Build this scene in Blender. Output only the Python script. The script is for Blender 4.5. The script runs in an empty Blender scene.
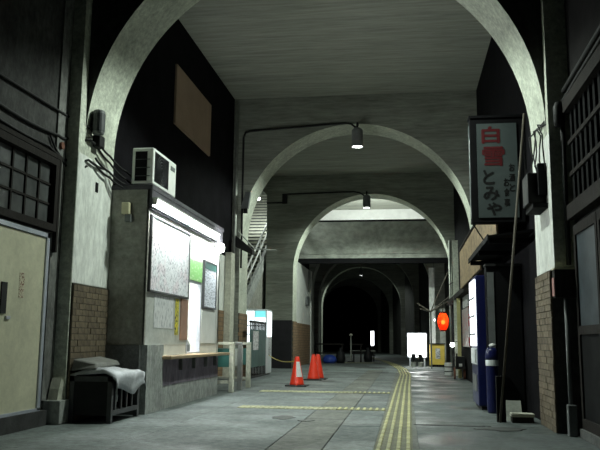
import bpy, math, random
from mathutils import Vector, Matrix
random.seed(7)
scene = bpy.context.scene
col = scene.collection

# ------------------------------------------------------------------ camera
F_PX, YAW, PITCH, ROLL, EYE = 741.6, .1402, .1549, .0085, 1.08
fwd = Vector((-math.sin(YAW)*math.cos(PITCH), math.cos(YAW)*math.cos(PITCH), math.sin(PITCH)))
r0 = Vector((math.cos(YAW), math.sin(YAW), 0)); u0 = r0.cross(fwd)
rt = r0*math.cos(ROLL) + u0*math.sin(ROLL); up = -r0*math.sin(ROLL) + u0*math.cos(ROLL)
cd = bpy.data.cameras.new('camera'); cam = bpy.data.objects.new('camera', cd); col.objects.link(cam)
cd.sensor_width = 36; cd.lens = 36*F_PX/600; cd.clip_end = 300; cd.clip_start = .05
cam.matrix_world = Matrix(((rt.x, up.x, -fwd.x, 0), (rt.y, up.y, -fwd.y, 0), (rt.z, up.z, -fwd.z, EYE), (0, 0, 0, 1)))
scene.camera = cam

# ------------------------------------------------------------------ world, exposure
w = bpy.data.worlds.new('night'); scene.world = w; w.use_nodes = True
w.node_tree.nodes['Background'].inputs[0].default_value = (.55, .62, .75, 1)
w.node_tree.nodes['Background'].inputs[1].default_value = .004
vs = scene.view_settings
vs.view_transform = 'Standard'; vs.look = 'None'; vs.gamma = 1; vs.exposure = 0; vs.use_curve_mapping = False
try: scene.display_settings.display_device = 'sRGB'
except Exception: pass
scene.cycles.use_denoising = True

LAMP_COL = (.87, 1.0, .89); TUBE_COL = (.93, 1.0, .97)
LAMP_W, BRIDGE_W, STAIR_W = 750, 210, 200

# ------------------------------------------------------------------ helpers
class MB:
    def __init__(s): s.v = []; s.f = []; s.m = []
    def add(s, vs_, fs, m=0):
        b = len(s.v); s.v += [tuple(p) for p in vs_]
        for f in fs: s.f.append(tuple(b+i for i in f)); s.m.append(m)
        return s
    def box(s, x0, x1, y0, y1, z0, z1, m=0):
        return s.add([(x0,y0,z0),(x1,y0,z0),(x1,y1,z0),(x0,y1,z0),(x0,y0,z1),(x1,y0,z1),(x1,y1,z1),(x0,y1,z1)],
                     [(0,3,2,1),(4,5,6,7),(0,1,5,4),(1,2,6,5),(2,3,7,6),(3,0,4,7)], m)
    def hexa(s, p, m=0):   # 8 corner points, same order as box
        return s.add(p, [(0,3,2,1),(4,5,6,7),(0,1,5,4),(1,2,6,5),(2,3,7,6),(3,0,4,7)], m)
    def tube(s, pts, r, n=8, m=0, r1=None):
        pts = [Vector(p) for p in pts]; rings = []; L = len(pts)
        for i, p in enumerate(pts):
            d = (pts[min(i+1, L-1)] - pts[max(i-1, 0)]).normalized()
            a = d.orthogonal() if i == 0 else (prev - d*prev.dot(d))
            a = a.normalized(); prev = a; b = d.cross(a)
            rr = r if r1 is None else r + (r1-r)*i/(L-1)
            rings.append([p + (a*math.cos(2*math.pi*k/n) + b*math.sin(2*math.pi*k/n))*rr for k in range(n)])
        fs = []
        for i in range(L-1):
            for k in range(n): fs.append((i*n+k, i*n+(k+1)%n, (i+1)*n+(k+1)%n, (i+1)*n+k))
        fs += [tuple(reversed(range(n))), tuple(range((L-1)*n, L*n))]
        return s.add([q for R_ in rings for q in R_], fs, m)
    def lathe(s, prof, c, n=20, m=0):
        vs_ = []; fs = []
        for r, z in prof:
            for k in range(n):
                a = 2*math.pi*k/n; vs_.append((c[0]+r*math.cos(a), c[1]+r*math.sin(a), c[2]+z))
        for i in range(len(prof)-1):
            for k in range(n): fs.append((i*n+k, i*n+(k+1)%n, (i+1)*n+(k+1)%n, (i+1)*n+k))
        fs += [tuple(reversed(range(n))), tuple(range((len(prof)-1)*n, len(prof)*n))]
        return s.add(vs_, fs, m)
    def prism(s, poly, a0, a1, axis='x', m=0):   # poly in the two other axes, in order
        n = len(poly)
        def P(a, q): return {'x': (a, q[0], q[1]), 'y': (q[0], a, q[1]), 'z': (q[0], q[1], a)}[axis]
        vs_ = [P(a0, q) for q in poly] + [P(a1, q) for q in poly]
        fs = [tuple(reversed(range(n))), tuple(range(n, 2*n))] + [(i, (i+1) % n, n+(i+1) % n, n+i) for i in range(n)]
        return s.add(vs_, fs, m)
    def build(s, name, mat, parent=None, smooth=False, bevel=0, local=False):
        me = bpy.data.meshes.new(name)
        off = Vector((0, 0, 0)); loc = None
        if not local:
            if parent is not None: off = wloc(parent)
            else:
                xs, ys, zs = zip(*s.v)
                off = Vector(((min(xs)+max(xs))/2, (min(ys)+max(ys))/2, min(zs))); loc = off
        me.from_pydata([tuple(Vector(p)-off) for p in s.v], [], s.f)
        for mm in (mat if isinstance(mat, (list, tuple)) else [mat]): me.materials.append(mm)
        for p, i in zip(me.polygons, s.m): p.material_index = i; p.use_smooth = smooth
        me.update()
        o = bpy.data.objects.new(name, me); col.objects.link(o)
        if loc is not None: o.location = loc
        if parent is not None: o.parent = parent
        if bevel:
            b = o.modifiers.new('bevel', 'BEVEL'); b.width = bevel; b.segments = 2; b.limit_method = 'ANGLE'
        return o
def wloc(o):
    p = Vector(o.location)
    while o.parent is not None: o = o.parent; p = p + Vector(o.location)
    return p
def tag(o, label, cat, group=None, kind=None):
    o['label'] = label; o['category'] = cat
    if group: o['group'] = group
    if kind: o['kind'] = kind
    return o
def empty(name, loc, label, cat, group=None, kind=None, rz=0):
    o = bpy.data.objects.new(name, None); col.objects.link(o); o.location = loc; o.rotation_euler = (0, 0, rz)
    o.empty_display_size = .2
    return tag(o, label, cat, group, kind)
def copy_tree(o, parent=None):
    c = o.copy(); col.objects.link(c); c.parent = parent
    for ch in list(o.children): copy_tree(ch, c)
    return c
def bx(name, mat, parent, *b, bevel=0): return MB().box(*b).build(name, mat, parent, bevel=bevel)

# ------------------------------------------------------------------ materials
def new_mat(name):
    m = bpy.data.materials.new(name); m.use_nodes = True
    nt = m.node_tree; return m, nt, nt.nodes['Principled BSDF']
def mat(name, c, rough=.7, scale=3, var=.35, bump=0, bscale=None, metal=0, spec=.4, stretch=(1, 1, 1), rnd=0, fine=0, fa=.4):
    """colour mottled by noise, with a fine relief"""
    m, nt, b = new_mat(name); N = nt.nodes; L = nt.links
    b.inputs['Roughness'].default_value = rough; b.inputs['Metallic'].default_value = metal
    b.inputs['Specular IOR Level'].default_value = spec
    tc = N.new('ShaderNodeTexCoord'); mp = N.new('ShaderNodeMapping'); mp.inputs['Scale'].default_value = stretch
    L.new(tc.outputs['Object'], mp.inputs[0])
    n = N.new('ShaderNodeTexNoise'); n.inputs['Scale'].default_value = scale; n.inputs['Detail'].default_value = 6; n.inputs['Roughness'].default_value = .65
    L.new(mp.outputs[0], n.inputs['Vector'])
    rp = N.new('ShaderNodeValToRGB'); e = rp.color_ramp.elements
    e[0].position = .3; e[1].position = .7
    e[0].color = (*[x*(1-var) for x in c], 1); e[1].color = (*[min(1, x*(1+var*.6)) for x in c], 1)
    L.new(n.outputs[0], rp.inputs[0]); out = rp.outputs[0]
    if fine:
        f1 = N.new('ShaderNodeTexNoise'); f1.inputs['Scale'].default_value = fine; f1.inputs['Detail'].default_value = 8; f1.inputs['Roughness'].default_value = .75
        L.new(mp.outputs[0], f1.inputs['Vector'])
        fr_ = N.new('ShaderNodeMapRange'); fr_.inputs[1].default_value = .33; fr_.inputs[2].default_value = .67; fr_.inputs[3].default_value = 1-fa; fr_.inputs[4].default_value = 1+fa*.6
        L.new(f1.outputs[0], fr_.inputs[0])
        fm = N.new('ShaderNodeVectorMath'); fm.operation = 'SCALE'; L.new(out, fm.inputs[0]); L.new(fr_.outputs[0], fm.inputs['Scale']); out = fm.outputs[0]
    if rnd:
        oi = N.new('ShaderNodeObjectInfo'); mr = N.new('ShaderNodeMapRange')
        mr.inputs[3].default_value = 1-rnd; mr.inputs[4].default_value = 1+rnd
        L.new(oi.outputs['Random'], mr.inputs[0])
        mx = N.new('ShaderNodeVectorMath'); mx.operation = 'SCALE'; L.new(out, mx.inputs[0]); L.new(mr.outputs[0], mx.inputs['Scale']); out = mx.outputs[0]
    L.new(out, b.inputs['Base Color'])
    if bump:
        n2 = N.new('ShaderNodeTexNoise'); n2.inputs['Scale'].default_value = bscale or scale*8; n2.inputs['Detail'].default_value = 4
        L.new(mp.outputs[0], n2.inputs['Vector'])
        bp = N.new('ShaderNodeBump'); bp.inputs['Strength'].default_value = bump; bp.inputs['Distance'].default_value = .02
        L.new(n2.outputs[0], bp.inputs['Height']); L.new(bp.outputs[0], b.inputs['Normal'])
    return m
def emat(name, c, s):
    m, nt, b = new_mat(name)
    b.inputs['Base Color'].default_value = (*[min(.8, x) for x in c], 1)
    b.inputs['Emission Color'].default_value = (*c, 1); b.inputs['Emission Strength'].default_value = s
    return m
def print_mat(name, paper, ink, sy, sz, thr=.52, emis=0, tint=None):
    """flat print: rows of small illegible marks on paper, in the Y-Z or X-Z plane"""
    m, nt, b = new_mat(name); N = nt.nodes; L = nt.links; b.inputs['Roughness'].default_value = .45
    tc = N.new('ShaderNodeTexCoord'); mp = N.new('ShaderNodeMapping'); mp.inputs['Scale'].default_value = (sy, sy, sz)
    L.new(tc.outputs['Object'], mp.inputs[0])
    n = N.new('ShaderNodeTexNoise'); n.inputs['Scale'].default_value = 1; n.inputs['Detail'].default_value = 2
    L.new(mp.outputs[0], n.inputs['Vector'])
    rp = N.new('ShaderNodeValToRGB'); e = rp.color_ramp.elements
    e[0].position = thr; e[0].color = (*paper, 1); e[1].position = thr+.09; e[1].color = (*ink, 1)
    L.new(n.outputs[0], rp.inputs[0]); out = rp.outputs[0]
    if tint:
        n2 = N.new('ShaderNodeTexNoise'); n2.inputs['Scale'].default_value = 4; L.new(tc.outputs['Object'], n2.inputs['Vector'])
        r2 = N.new('ShaderNodeValToRGB'); r2.color_ramp.elements[0].position = .5; r2.color_ramp.elements[1].position = .62
        r2.color_ramp.elements[0].color = (1, 1, 1, 1); r2.color_ramp.elements[1].color = (*tint, 1)
        L.new(n2.outputs[0], r2.inputs[0])
        mx = N.new('ShaderNodeVectorMath'); mx.operation = 'MULTIPLY'; L.new(out, mx.inputs[0]); L.new(r2.outputs[0], mx.inputs[1]); out = mx.outputs[0]
    L.new(out, b.inputs['Base Color'])
    if emis: L.new(out, b.inputs['Emission Color']); b.inputs['Emission Strength'].default_value = emis
    return m
def brick_mat(name, c1, c2, mortar, swap):
    m, nt, b = new_mat(name); N = nt.nodes; L = nt.links; b.inputs['Roughness'].default_value = .8
    tc = N.new('ShaderNodeTexCoord'); sp = N.new('ShaderNodeSeparateXYZ'); cb = N.new('ShaderNodeCombineXYZ')
    L.new(tc.outputs['Object'], sp.inputs[0]); L.new(sp.outputs['Y' if swap else 'X'], cb.inputs[0]); L.new(sp.outputs['Z'], cb.inputs[1])
    t = N.new('ShaderNodeTexBrick'); t.inputs['Scale'].default_value = 1; t.inputs['Brick Width'].default_value = .21; t.inputs['Row Height'].default_value = .11
    t.inputs['Mortar Size'].default_value = .008
    t.inputs['Color1'].default_value = (*c1, 1); t.inputs['Color2'].default_value = (*c2, 1); t.inputs['Mortar'].default_value = (*mortar, 1)
    L.new(cb.outputs[0], t.inputs['Vector']); L.new(t.outputs[0], b.inputs['Base Color'])
    bp = N.new('ShaderNodeBump'); bp.inputs['Strength'].default_value = .5; bp.inputs['Distance'].default_value = .01; bp.invert = True
    L.new(t.outputs['Fac'], bp.inputs['Height']); L.new(bp.outputs[0], b.inputs['Normal'])
    return m

M = {}
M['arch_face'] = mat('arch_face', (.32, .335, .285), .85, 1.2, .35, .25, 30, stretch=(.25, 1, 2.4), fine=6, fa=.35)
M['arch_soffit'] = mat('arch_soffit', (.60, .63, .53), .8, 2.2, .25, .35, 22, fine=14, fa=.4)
M['ceiling'] = mat('ceiling', (.39, .405, .345), .85, 1.0, .2, .15, 30, stretch=(.2, 2.5, 1), fine=4, fa=.25)
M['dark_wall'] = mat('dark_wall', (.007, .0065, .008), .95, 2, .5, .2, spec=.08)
M['timber_wall'] = mat('timber_wall', (.017, .016, .016), .9, 3, .5, .2, spec=.1)
M['grime_shade_wall'] = mat('grime_shade_wall', (.052, .052, .049), .85, 2.2, .6, .3, 20, fine=12, fa=.6, stretch=(1, 1, .6))
M['white_wall'] = mat('white_wall', (.80, .82, .77), .75, 2.5, .15, .2, fine=13, fa=.3, stretch=(1, 1, .35))
M['cream_wall'] = mat('cream_wall', (.58, .58, .48), .7, 2.5, .2, .1, fine=14, fa=.3)
M['grey_wall'] = mat('grey_wall', (.40, .42, .37), .8, 1.2, .35, .2, fine=5, fa=.35, stretch=(.6, 1, 1))
M['black'] = mat('black', (.006, .006, .007), .8, 4, .3, spec=.12)
M['dado'] = mat('dado', (.022, .02, .026), .6, 3, .4)
M['brick'] = mat('brick', (.15, .118, .078), .75, 9, .35, .3, 60, rnd=.22)
M['mortar'] = mat('mortar', (.055, .048, .036), .9, 12, .3, .3)
M['brick_yz'] = brick_mat('brick_yz', (.27, .17, .09), (.19, .12, .065), (.09, .075, .055), True)
M['brick_xz'] = brick_mat('brick_xz', (.27, .17, .09), (.19, .12, .065), (.09, .075, .055), False)
M['concrete'] = mat('concrete', (.36, .375, .355), .85, 2.5, .3, .35, 35, fine=14, fa=.45, stretch=(1, 1, .6))
M['concrete_pilaster'] = mat('concrete_pilaster', (.19, .192, .18), .85, 2.5, .5, .3, 25, fine=14, fa=.5, stretch=(1, 1, .5))
M['concrete_dark'] = mat('concrete_dark', (.13, .135, .13), .85, 3, .4, .3, 35, fine=14, fa=.4)
M['kiosk_paint'] = mat('kiosk_paint', (.52, .53, .50), .6, 2.5, .15, fine=12, fa=.2)
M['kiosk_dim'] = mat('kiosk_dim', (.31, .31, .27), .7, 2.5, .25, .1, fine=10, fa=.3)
M['fascia_dark'] = mat('fascia_dark', (.085, .08, .095), .7, 3, .3, fine=10)
M['stain'] = mat('stain', (.16, .135, .17), .8, 3, .5, .2, 30, stretch=(1, 2, .5), fine=12, fa=.4)
M['wood'] = mat('wood', (.33, .24, .14), .6, 4, .35, .2, 30, stretch=(6, .5, 6))
M['ply'] = mat('ply', (.30, .215, .12), .75, 3, .35, .15, 20, stretch=(1, .6, 1), fine=9, fa=.5)
M['timber_panel'] = mat('timber_panel', (.013, .0135, .014), .85, 4, .3, spec=.06)
M['board_brown'] = mat('board_brown', (.42, .30, .215), .7, 1.5, .15)
M['red_panel'] = mat('red_panel', (.34, .19, .13), .45, 3, .35)
M['old_wood'] = mat('old_wood', (.026, .023, .021), .85, 5, .4, .3, 30, stretch=(6, 6, .5), spec=.12)
M['pole_wood'] = mat('pole_wood', (.09, .078, .06), .7, 5, .3, stretch=(6, 6, .6))
M['steel'] = mat('steel', (.42, .43, .42), .35, 6, .2, metal=.8)
M['galv'] = mat('galv', (.40, .42, .38), .5, 8, .25, metal=.3)
M['white_paint'] = mat('white_paint', (.72, .73, .70), .5, 3, .12)
M['grey_paint'] = mat('grey_paint', (.15, .16, .16), .5, 4, .25)
M['lamp_shell'] = mat('lamp_shell', (.20, .21, .21), .4, 6, .2)
M['rubber'] = mat('rubber', (.012, .012, .013), .6, 6, .3)
M['cable'] = mat('cable', (.022, .022, .022), .6, 9, .3, spec=.2)
M['door_cream'] = mat('door_cream', (.62, .60, .44), .6, 1.3, .16, .06, fine=9, fa=.14)
M['alu'] = mat('alu', (.55, .58, .66), .4, 6, .15, metal=.4)
M['glass_dirty'] = mat('glass_dirty', (.085, .09, .09), .35, 5, .5)
M['glass_right'] = mat('glass_right', (.06, .075, .085), .4, 4, .4, spec=.2)
M['cream_plastic'] = mat('cream_plastic', (.62, .58, .38), .5, 4, .2)
M['green_paint'] = mat('green_paint', (.035, .12, .105), .5, 4, .25)
M['cone_red'] = mat('cone_red', (.85, .045, .015), .45, 8, .12)
M['reflect'] = mat('reflect', (.85, .85, .82), .4, 8, .1)
M['tact_base'] = mat('tact_base', (.155, .155, .085), .7, 6, .35, .2, rnd=.2, fine=20)
M['tact_bar'] = mat('tact_bar', (.46, .44, .20), .6, 7, .35, rnd=.15, fine=20)
M['tact_flat'] = mat('tact_flat', (.40, .395, .24), .7, 7, .35, rnd=.15, fine=16)
M['blue'] = mat('blue', (.007, .010, .065), .3, 4, .2)
M['blue_bag'] = mat('blue_bag', (.03, .07, .35), .4, 7, .3)
M['cloth'] = mat('cloth', (.46, .47, .50), .6, 6, .25, .3, 30)
M['cloth_dull'] = mat('cloth_dull', (.20, .20, .185), .75, 6, .3, .3, 30)
M['plastic_black'] = mat('plastic_black', (.014, .015, .016), .55, 6, .3, spec=.2)
M['plastic_grey'] = mat('plastic_grey', (.06, .063, .067), .5, 6, .3)
M['paper'] = mat('paper', (.75, .75, .72), .7, 5, .1)
M['sign_white'] = mat('sign_white', (.075, .092, .092), .35, 3, .15)
M['sign_red'] = mat('sign_red', (.10, .009, .012), .5, 5, .15)
M['ink'] = mat('ink', (.012, .012, .012), .5, 5, .1)
M['rust'] = mat('rust', (.16, .06, .035), .8, 5, .4)
M['yellow'] = mat('yellow', (.70, .52, .10), .5, 4, .15)
M['yellow_post'] = mat('yellow_post', (.48, .45, .20), .6, 4, .3)
M['pinkish'] = mat('pinkish', (.42, .20, .18), .6, 4, .3)
M['tube_glow'] = emat('tube_glow', TUBE_COL, 150)
M['bridge_glow'] = emat('bridge_glow', TUBE_COL, 8)
M['lamp_glow'] = emat('lamp_glow', (.95, 1, .95), 14)
M['bulb_glow'] = emat('bulb_glow', (.95, 1, .95), 9)
M['vend_glow'] = emat('vend_glow', (.85, .97, 1), 1.8)
M['vend_cyan'] = emat('vend_cyan', (.22, .8, .85), .9)
M['vend_white'] = mat('vend_white', (.75, .79, .80), .35, 4, .08)
M['vendr_glow'] = emat('vendr_glow', (.86, .92, 1), 2.2)
M['box_glow'] = emat('box_glow', (.97, 1, .97), 3.2)
M['far_glow'] = emat('far_glow', (.9, .95, 1), 2.0)
lm, nt, lbs = new_mat('lantern'); tr = nt.nodes.new('ShaderNodeBsdfTranslucent'); tr.inputs[0].default_value = (.9, .055, .010, 1)
em = nt.nodes.new('ShaderNodeEmission'); em.inputs[0].default_value = (1, .02, .004, 1); em.inputs[1].default_value = .35; ad = nt.nodes.new('ShaderNodeAddShader')
tp = nt.nodes.new('ShaderNodeBsdfTransparent'); tp.inputs[0].default_value = (1, .42, .10, 1); mxs = nt.nodes.new('ShaderNodeMixShader'); mxs.inputs[0].default_value = .14
nt.links.new(tr.outputs[0], ad.inputs[0]); nt.links.new(em.outputs[0], ad.inputs[1]); nt.links.new(ad.outputs[0], mxs.inputs[1]); nt.links.new(tp.outputs[0], mxs.inputs[2]); nt.links.new(mxs.outputs[0], nt.nodes['Material Output'].inputs[0]); M['lantern'] = lm
M['lantern_bulb'] = emat('lantern_bulb', (1, .75, .4), 9)
M['map_print'] = print_mat('map_print', (.80, .81, .84), (.25, .26, .31), 44, 22, .54, tint=(.97, .88, .90))
M['list_print'] = print_mat('list_print', (.70, .73, .80), (.33, .36, .42), 8, 42, .5)
M['paper_print'] = print_mat('paper_print', (.74, .75, .76), (.40, .41, .44), 34, 9, .52)
M['green_print'] = print_mat('green_print', (.30, .66, .22), (.62, .82, .52), 10, 20, .56)
M['yellow_print'] = print_mat('yellow_print', (.75, .66, .04), (.03, .03, .02), 30, 15, .50)
M['sticker'] = print_mat('sticker', (.58, .54, .40), (.16, .06, .04), 60, 45, .50)
M['poster'] = print_mat('poster', (.42, .38, .38), (.45, .06, .07), 6, 7, .55)
M['notice'] = print_mat('notice', (.62, .63, .62), (.25, .26, .27), 12, 30, .5)

def floor_mat(name, c, wet):
    m = mat(name, c, .75, 1.1, .42, .35, 45, rnd=.13, fine=11, fa=.5)
    nt = m.node_tree; N = nt.nodes; L = nt.links; b = N['Principled BSDF']
    tc = N.new('ShaderNodeTexCoord'); g = N.new('ShaderNodeNewGeometry')
    n = N.new('ShaderNodeTexNoise'); n.inputs['Scale'].default_value = .9; n.inputs['Detail'].default_value = 5
    L.new(g.outputs['Position'], n.inputs['Vector'])
    mr = N.new('ShaderNodeMapRange'); mr.inputs[1].default_value = .42; mr.inputs[2].default_value = .62
    mr.inputs[3].default_value = .8; mr.inputs[4].default_value = wet
    L.new(n.outputs[0], mr.inputs[0]); L.new(mr.outputs[0], b.inputs['Roughness'])
    return m
M['slab'] = floor_mat('slab', (.145, .167, .164), .55)
M['slab_brown'] = floor_mat('slab_brown', (.14, .148, .128), .6)
M['slab_right'] = floor_mat('slab_right', (.095, .112, .11), .28)
M['joint'] = mat('joint', (.05, .052, .05), .9, 5, .3)
M['kerb'] = mat('kerb', (.05, .05, .05), .9, 4, .4, .3)

# ------------------------------------------------------------------ lights
def light(name, kind, loc, power, c, size=.1, rot=None, sy=None, spot=None):
    l = bpy.data.lights.new(name, kind); l.energy = power; l.color = c
    if kind == 'AREA':
        l.size = size
        if sy: l.shape = 'RECTANGLE'; l.size_y = sy
    else: l.shadow_soft_size = size
    if spot: l.spot_size = spot; l.spot_blend = .3
    o = bpy.data.objects.new(name, l); col.objects.link(o); o.location = loc
    if rot: o.rotation_euler = rot
    return o

# ================================================================== SETTING
R_, ZS, T_, CEIL = 3.115, 3.815, 1.043, 7.75
ARCH = [(9.57, -1.287), (19.54, -1.287), (29.30, -1.287), (39.1, -1.75), (48.9, -2.5), (58.7, -3.4), (68.5, -4.5), (78.3, -5.9)]

# ---- floor: a bed with every slab laid on it
floor = MB().box(-9, 4, -4, 100, -.3, -.015).build('floor', M['joint'])
tag(floor, 'grey concrete passage floor of worn slabs with damp patches', 'floor', kind='structure')
def lay(name, x0, x1, y0, y1, m):
    o = MB().box(x0, x1, y0, y1, -.02, random.uniform(-.002, .002)).build(name, m)
    o.parent = floor; o.location = Vector(o.location) - Vector(floor.location); return o
def course(x0, x1, ya, yb, step, m, g=.007):
    y = ya
    while y < yb:
        y2 = min(yb, y + step*random.uniform(.85, 1.15))
        lay('paving_slab', x0+g, x1-g, y+g, y2-g, m); y = y2
course(-4.9, -2.95, -3, 29, 3.4, M['slab'], .003)
course(-2.95, -1.40, -2, 29, 2.6, M['slab'], .004)
course(-1.40, -.84, -2, 29, 2.1, M['slab_brown'], .008)
course(-.84, -.33, -2, 29, 3.1, M['slab'], .004)
course(.13, 2.0, -2, 29, 4.2, M['slab_right'], .003)
course(-9, -4.9, 10, 30, 4, M['slab'])
course(-9, 4, 29, 100, 6, M['slab'])
lay('paving_slab', -.33, .13, -3, 29, M['slab_brown'])

# tar patches and old stains on the slabs
M['tar'] = mat('tar', (.045, .048, .046), .6, 8, .5, .2, fine=20)
def tar_patch(x, y, a, b_, seed):
    r = random.Random(seed); n = 18
    pts = [(x+a*math.cos(6.283*i/n)*r.uniform(.6, 1.1), y+b_*math.sin(6.283*i/n)*r.uniform(.6, 1.1)) for i in range(n)]
    o = MB().prism(pts, -.006, .0045, 'z').build('tar_patch', M['tar']); o.parent = floor; o.location = Vector(o.location) - Vector(floor.location)
for i, q in enumerate(((-1.72, 10.7, .17, .28), (-1.35, 10.35, .12, .16), (-2.1, 20.5, .22, .35), (-1.4, 31.5, .8, .9), (-2.1, 33.2, .7, .8), (-.9, 27, .35, .6), (.6, 10.2, .5, .10), (1.2, 9.9, .35, .25))): tar_patch(*q, i)

# ---- tactile paving
def tile_mesh(kind, w=.40, l=.40, mats=('tact_base', 'tact_bar')):
    b = MB(); g = .004
    b.box(-w/2+g, w/2-g, -l/2+g, l/2-g, -.01, .004, 0)
    if kind == 'bar':
        for i in range(4):
            x = -w/2 + w*(i+.5)/4
            b.hexa([(x-.022, -l/2+.012, .004), (x+.022, -l/2+.012, .004), (x+.022, l/2-.012, .004), (x-.022, l/2-.012, .004),
                    (x-.016, -l/2+.02, .012), (x+.016, -l/2+.02, .012), (x+.016, l/2-.02, .012), (x-.016, l/2-.02, .012)], 1)
    else:
        for i in range(5):
            for j in range(5):
                x = -w/2 + w*(i+.5)/5; y = -l/2 + l*(j+.5)/5
                b.add([(x+.026*math.cos(a*math.pi/3), y+.026*math.sin(a*math.pi/3), .004) for a in range(6)] +
                      [(x+.016*math.cos(a*math.pi/3), y+.016*math.sin(a*math.pi/3), .010) for a in range(6)],
                      [tuple(range(6, 12))] + [(a, (a+1) % 6, 6+(a+1) % 6, 6+a) for a in range(6)], 1)
    o = b.build('tile', [M[mats[0]], M[mats[1]]], local=True); me = o.data
    bpy.data.objects.remove(o); return me
T_BAR, T_DOT, T_PALE = tile_mesh('bar'), tile_mesh('bar'), tile_mesh('dot', mats=('tact_flat', 'tact_flat'))
def tile(me, root, x, y, rz):
    o = bpy.data.objects.new('tile', me); col.objects.link(o); o.parent = root
    o.location = Vector((x, y, .004)) - Vector(root.location); o.rotation_euler = (0, 0, rz); return o
guide = empty('tactile_strip', (-.1, 7, 0), 'long yellow tactile paving strip running down the passage', 'tactile paving', kind='thing')
path = [(-.17, 4.6), (-.13, 8), (-.09, 14), (-.06, 19), (0, 25), (-.12, 30), (-.45, 35), (-.98, 40.6), (-2.0, 49), (-3.2, 60)]
def on_path(y):
    for (xa, ya), (xb, yb) in zip(path, path[1:]):
        if ya <= y <= yb:
            t = (y-ya)/(yb-ya); return xa + (xb-xa)*t, math.atan2(-(xb-xa), yb-ya)
    return path[-1][0], 0
y = 4.8
while y < 58:
    x, a = on_path(y); tile(T_BAR, guide, x, y, a); y += .40
def cross(x0, x1, yc, label, dots=2):
    r = empty('tactile_strip', (x0, yc, 0), label, 'tactile paving')
    n = int((x1-x0)/.40)
    for i in range(n):
        x = x1 - .2 - .4*i
        tile(T_DOT if i < dots else T_PALE, r, x, yc, 0 if i < dots else math.pi/2)
cross(-2.75, -.31, 12.25, 'yellow tactile branch strip leading to the ticket counter')
cross(-3.50, -.31, 16.15, 'yellow tactile branch strip leading to the ticket barriers')
cross(-3.9, -1.2, 38.3, 'faint yellow tactile branch strip crossing before the unlit arches', 1)

# ---- arch walls
def arch(name, Y, c, x0, x1, label, seg=48, t=T_, z=CEIL, mats=None):
    b = MB(); pts = [(c-R_, -.02), (c-R_, ZS)] + [(c-R_*math.cos(math.pi*i/seg), ZS+R_*math.sin(math.pi*i/seg)) for i in range(1, seg)] + [(c+R_, ZS), (c+R_, -.02)]
    for yy, flip in ((Y, False), (Y+t, True)):
        def q(*p):
            p = [(a, yy, d) for a, d in p]; b.add(p, [tuple(range(len(p)))[::-1 if flip else 1]], 0)
        q((x0, -.02), (c-R_, -.02), (c-R_, ZS), (x0, ZS)); q((c+R_, -.02), (x1, -.02), (x1, ZS), (c+R_, ZS))
        q((x0, ZS), (c-R_, ZS), (c-R_, z), (x0, z)); q((c+R_, ZS), (x1, ZS), (x1, z), (c+R_, z))
        arc = pts[1:-1]
        for (xa, za), (xb, zb) in zip(arc, arc[1:]): q((xa, za), (xb, zb), (xb, z), (xa, z))
    for (xa, za), (xb, zb) in zip(pts, pts[1:]):
        b.add([(xa, Y, za), (xa, Y+t, za), (xb, Y+t, zb), (xb, Y, zb)], [(0, 1, 2, 3)], 1)
    b.add([(x0, Y, 0), (x0, Y+t, 0), (x0, Y+t, z), (x0, Y, z)], [(3, 2, 1, 0)]); b.add([(x1, Y, 0), (x1, Y+t, 0), (x1, Y+t, z), (x1, Y, z)], [(0, 1, 2, 3)])
    o = b.build(name, mats or [M['arch_face'], M['arch_soffit']])
    return tag(o, label, 'arch', kind='structure')
def add_bricks(root, xf, sgn, y0, y1, z1, m):
    """brick facing on a jamb whose face is at x = xf; sgn is the side it faces"""
    bl, bh, g = .215, .082, .008
    back = MB().box(min(xf, xf+sgn*.018), max(xf, xf+sgn*.018), y0, y1, 0, z1).build('brick_backing', M['mortar'], root)
    n = round((y1-y0)/bl); bl = (y1-y0)/n; cache = {}
    for r in range(int(z1/bh)):
        off = 0 if r % 2 == 0 else -.5
        for k in range(n+1):
            a = max(y0, y0+(k+off)*bl); b_ = min(y1, y0+(k+1+off)*bl)
            if b_-a < .03: continue
            ln = round(b_-a-g, 4)
            if ln not in cache:
                t = MB().box(-.016, .016, -ln/2, ln/2, -(bh-g)/2, (bh-g)/2).build('brick', m, local=True)
                cache[ln] = t.data; bpy.data.objects.remove(t)
            o = bpy.data.objects.new('brick', cache[ln]); col.objects.link(o); o.parent = root
            o.location = Vector((xf+sgn*(.018+random.uniform(-.003, .004)), (a+b_)/2, (r+.5)*bh)) - Vector(root.location)
near_arch = arch('wall_near_arch', ARCH[0][0], ARCH[0][1], -6, 4.2, 'big pale plastered arch framing the view, brick at its feet', mats=[M['grime_shade_wall'], M['arch_soffit']])  # front face takes the dark wall colour, painting in its unlit side
add_bricks(near_arch, ARCH[0][1]-R_, 1, 9.40, 9.57+T_, 1.82, M['brick'])
add_bricks(near_arch, ARCH[0][1]+R_, -1, 9.57, 9.57+T_, 1.98, M['brick'])
for x0_, x1_, z0_, z1_ in ((-4.405, -4.396, 1.83, 3.62), (1.824, 1.833, 1.99, 3.70)):
    bx('jamb_paint', M['white_wall'], near_arch, x0_, x1_, 9.38, 10.61, z0_, z1_)
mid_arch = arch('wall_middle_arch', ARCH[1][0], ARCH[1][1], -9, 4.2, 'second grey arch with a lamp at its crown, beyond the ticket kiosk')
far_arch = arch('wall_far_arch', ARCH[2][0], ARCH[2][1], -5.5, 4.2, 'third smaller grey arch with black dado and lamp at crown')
far_names = ['first dark arch beyond the footbridge, pale pillar edge', 'second dark arch beyond the footbridge',
             'dim arch with the distant lamp at its crown', 'unlit arch beyond the distant lamp', 'deepest unlit arch closing the passage']
for (Y, c), lb in zip(ARCH[3:], far_names): arch('wall_distant_arch', Y, c, c-5.5, c+5.5, lb, 32)
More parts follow.
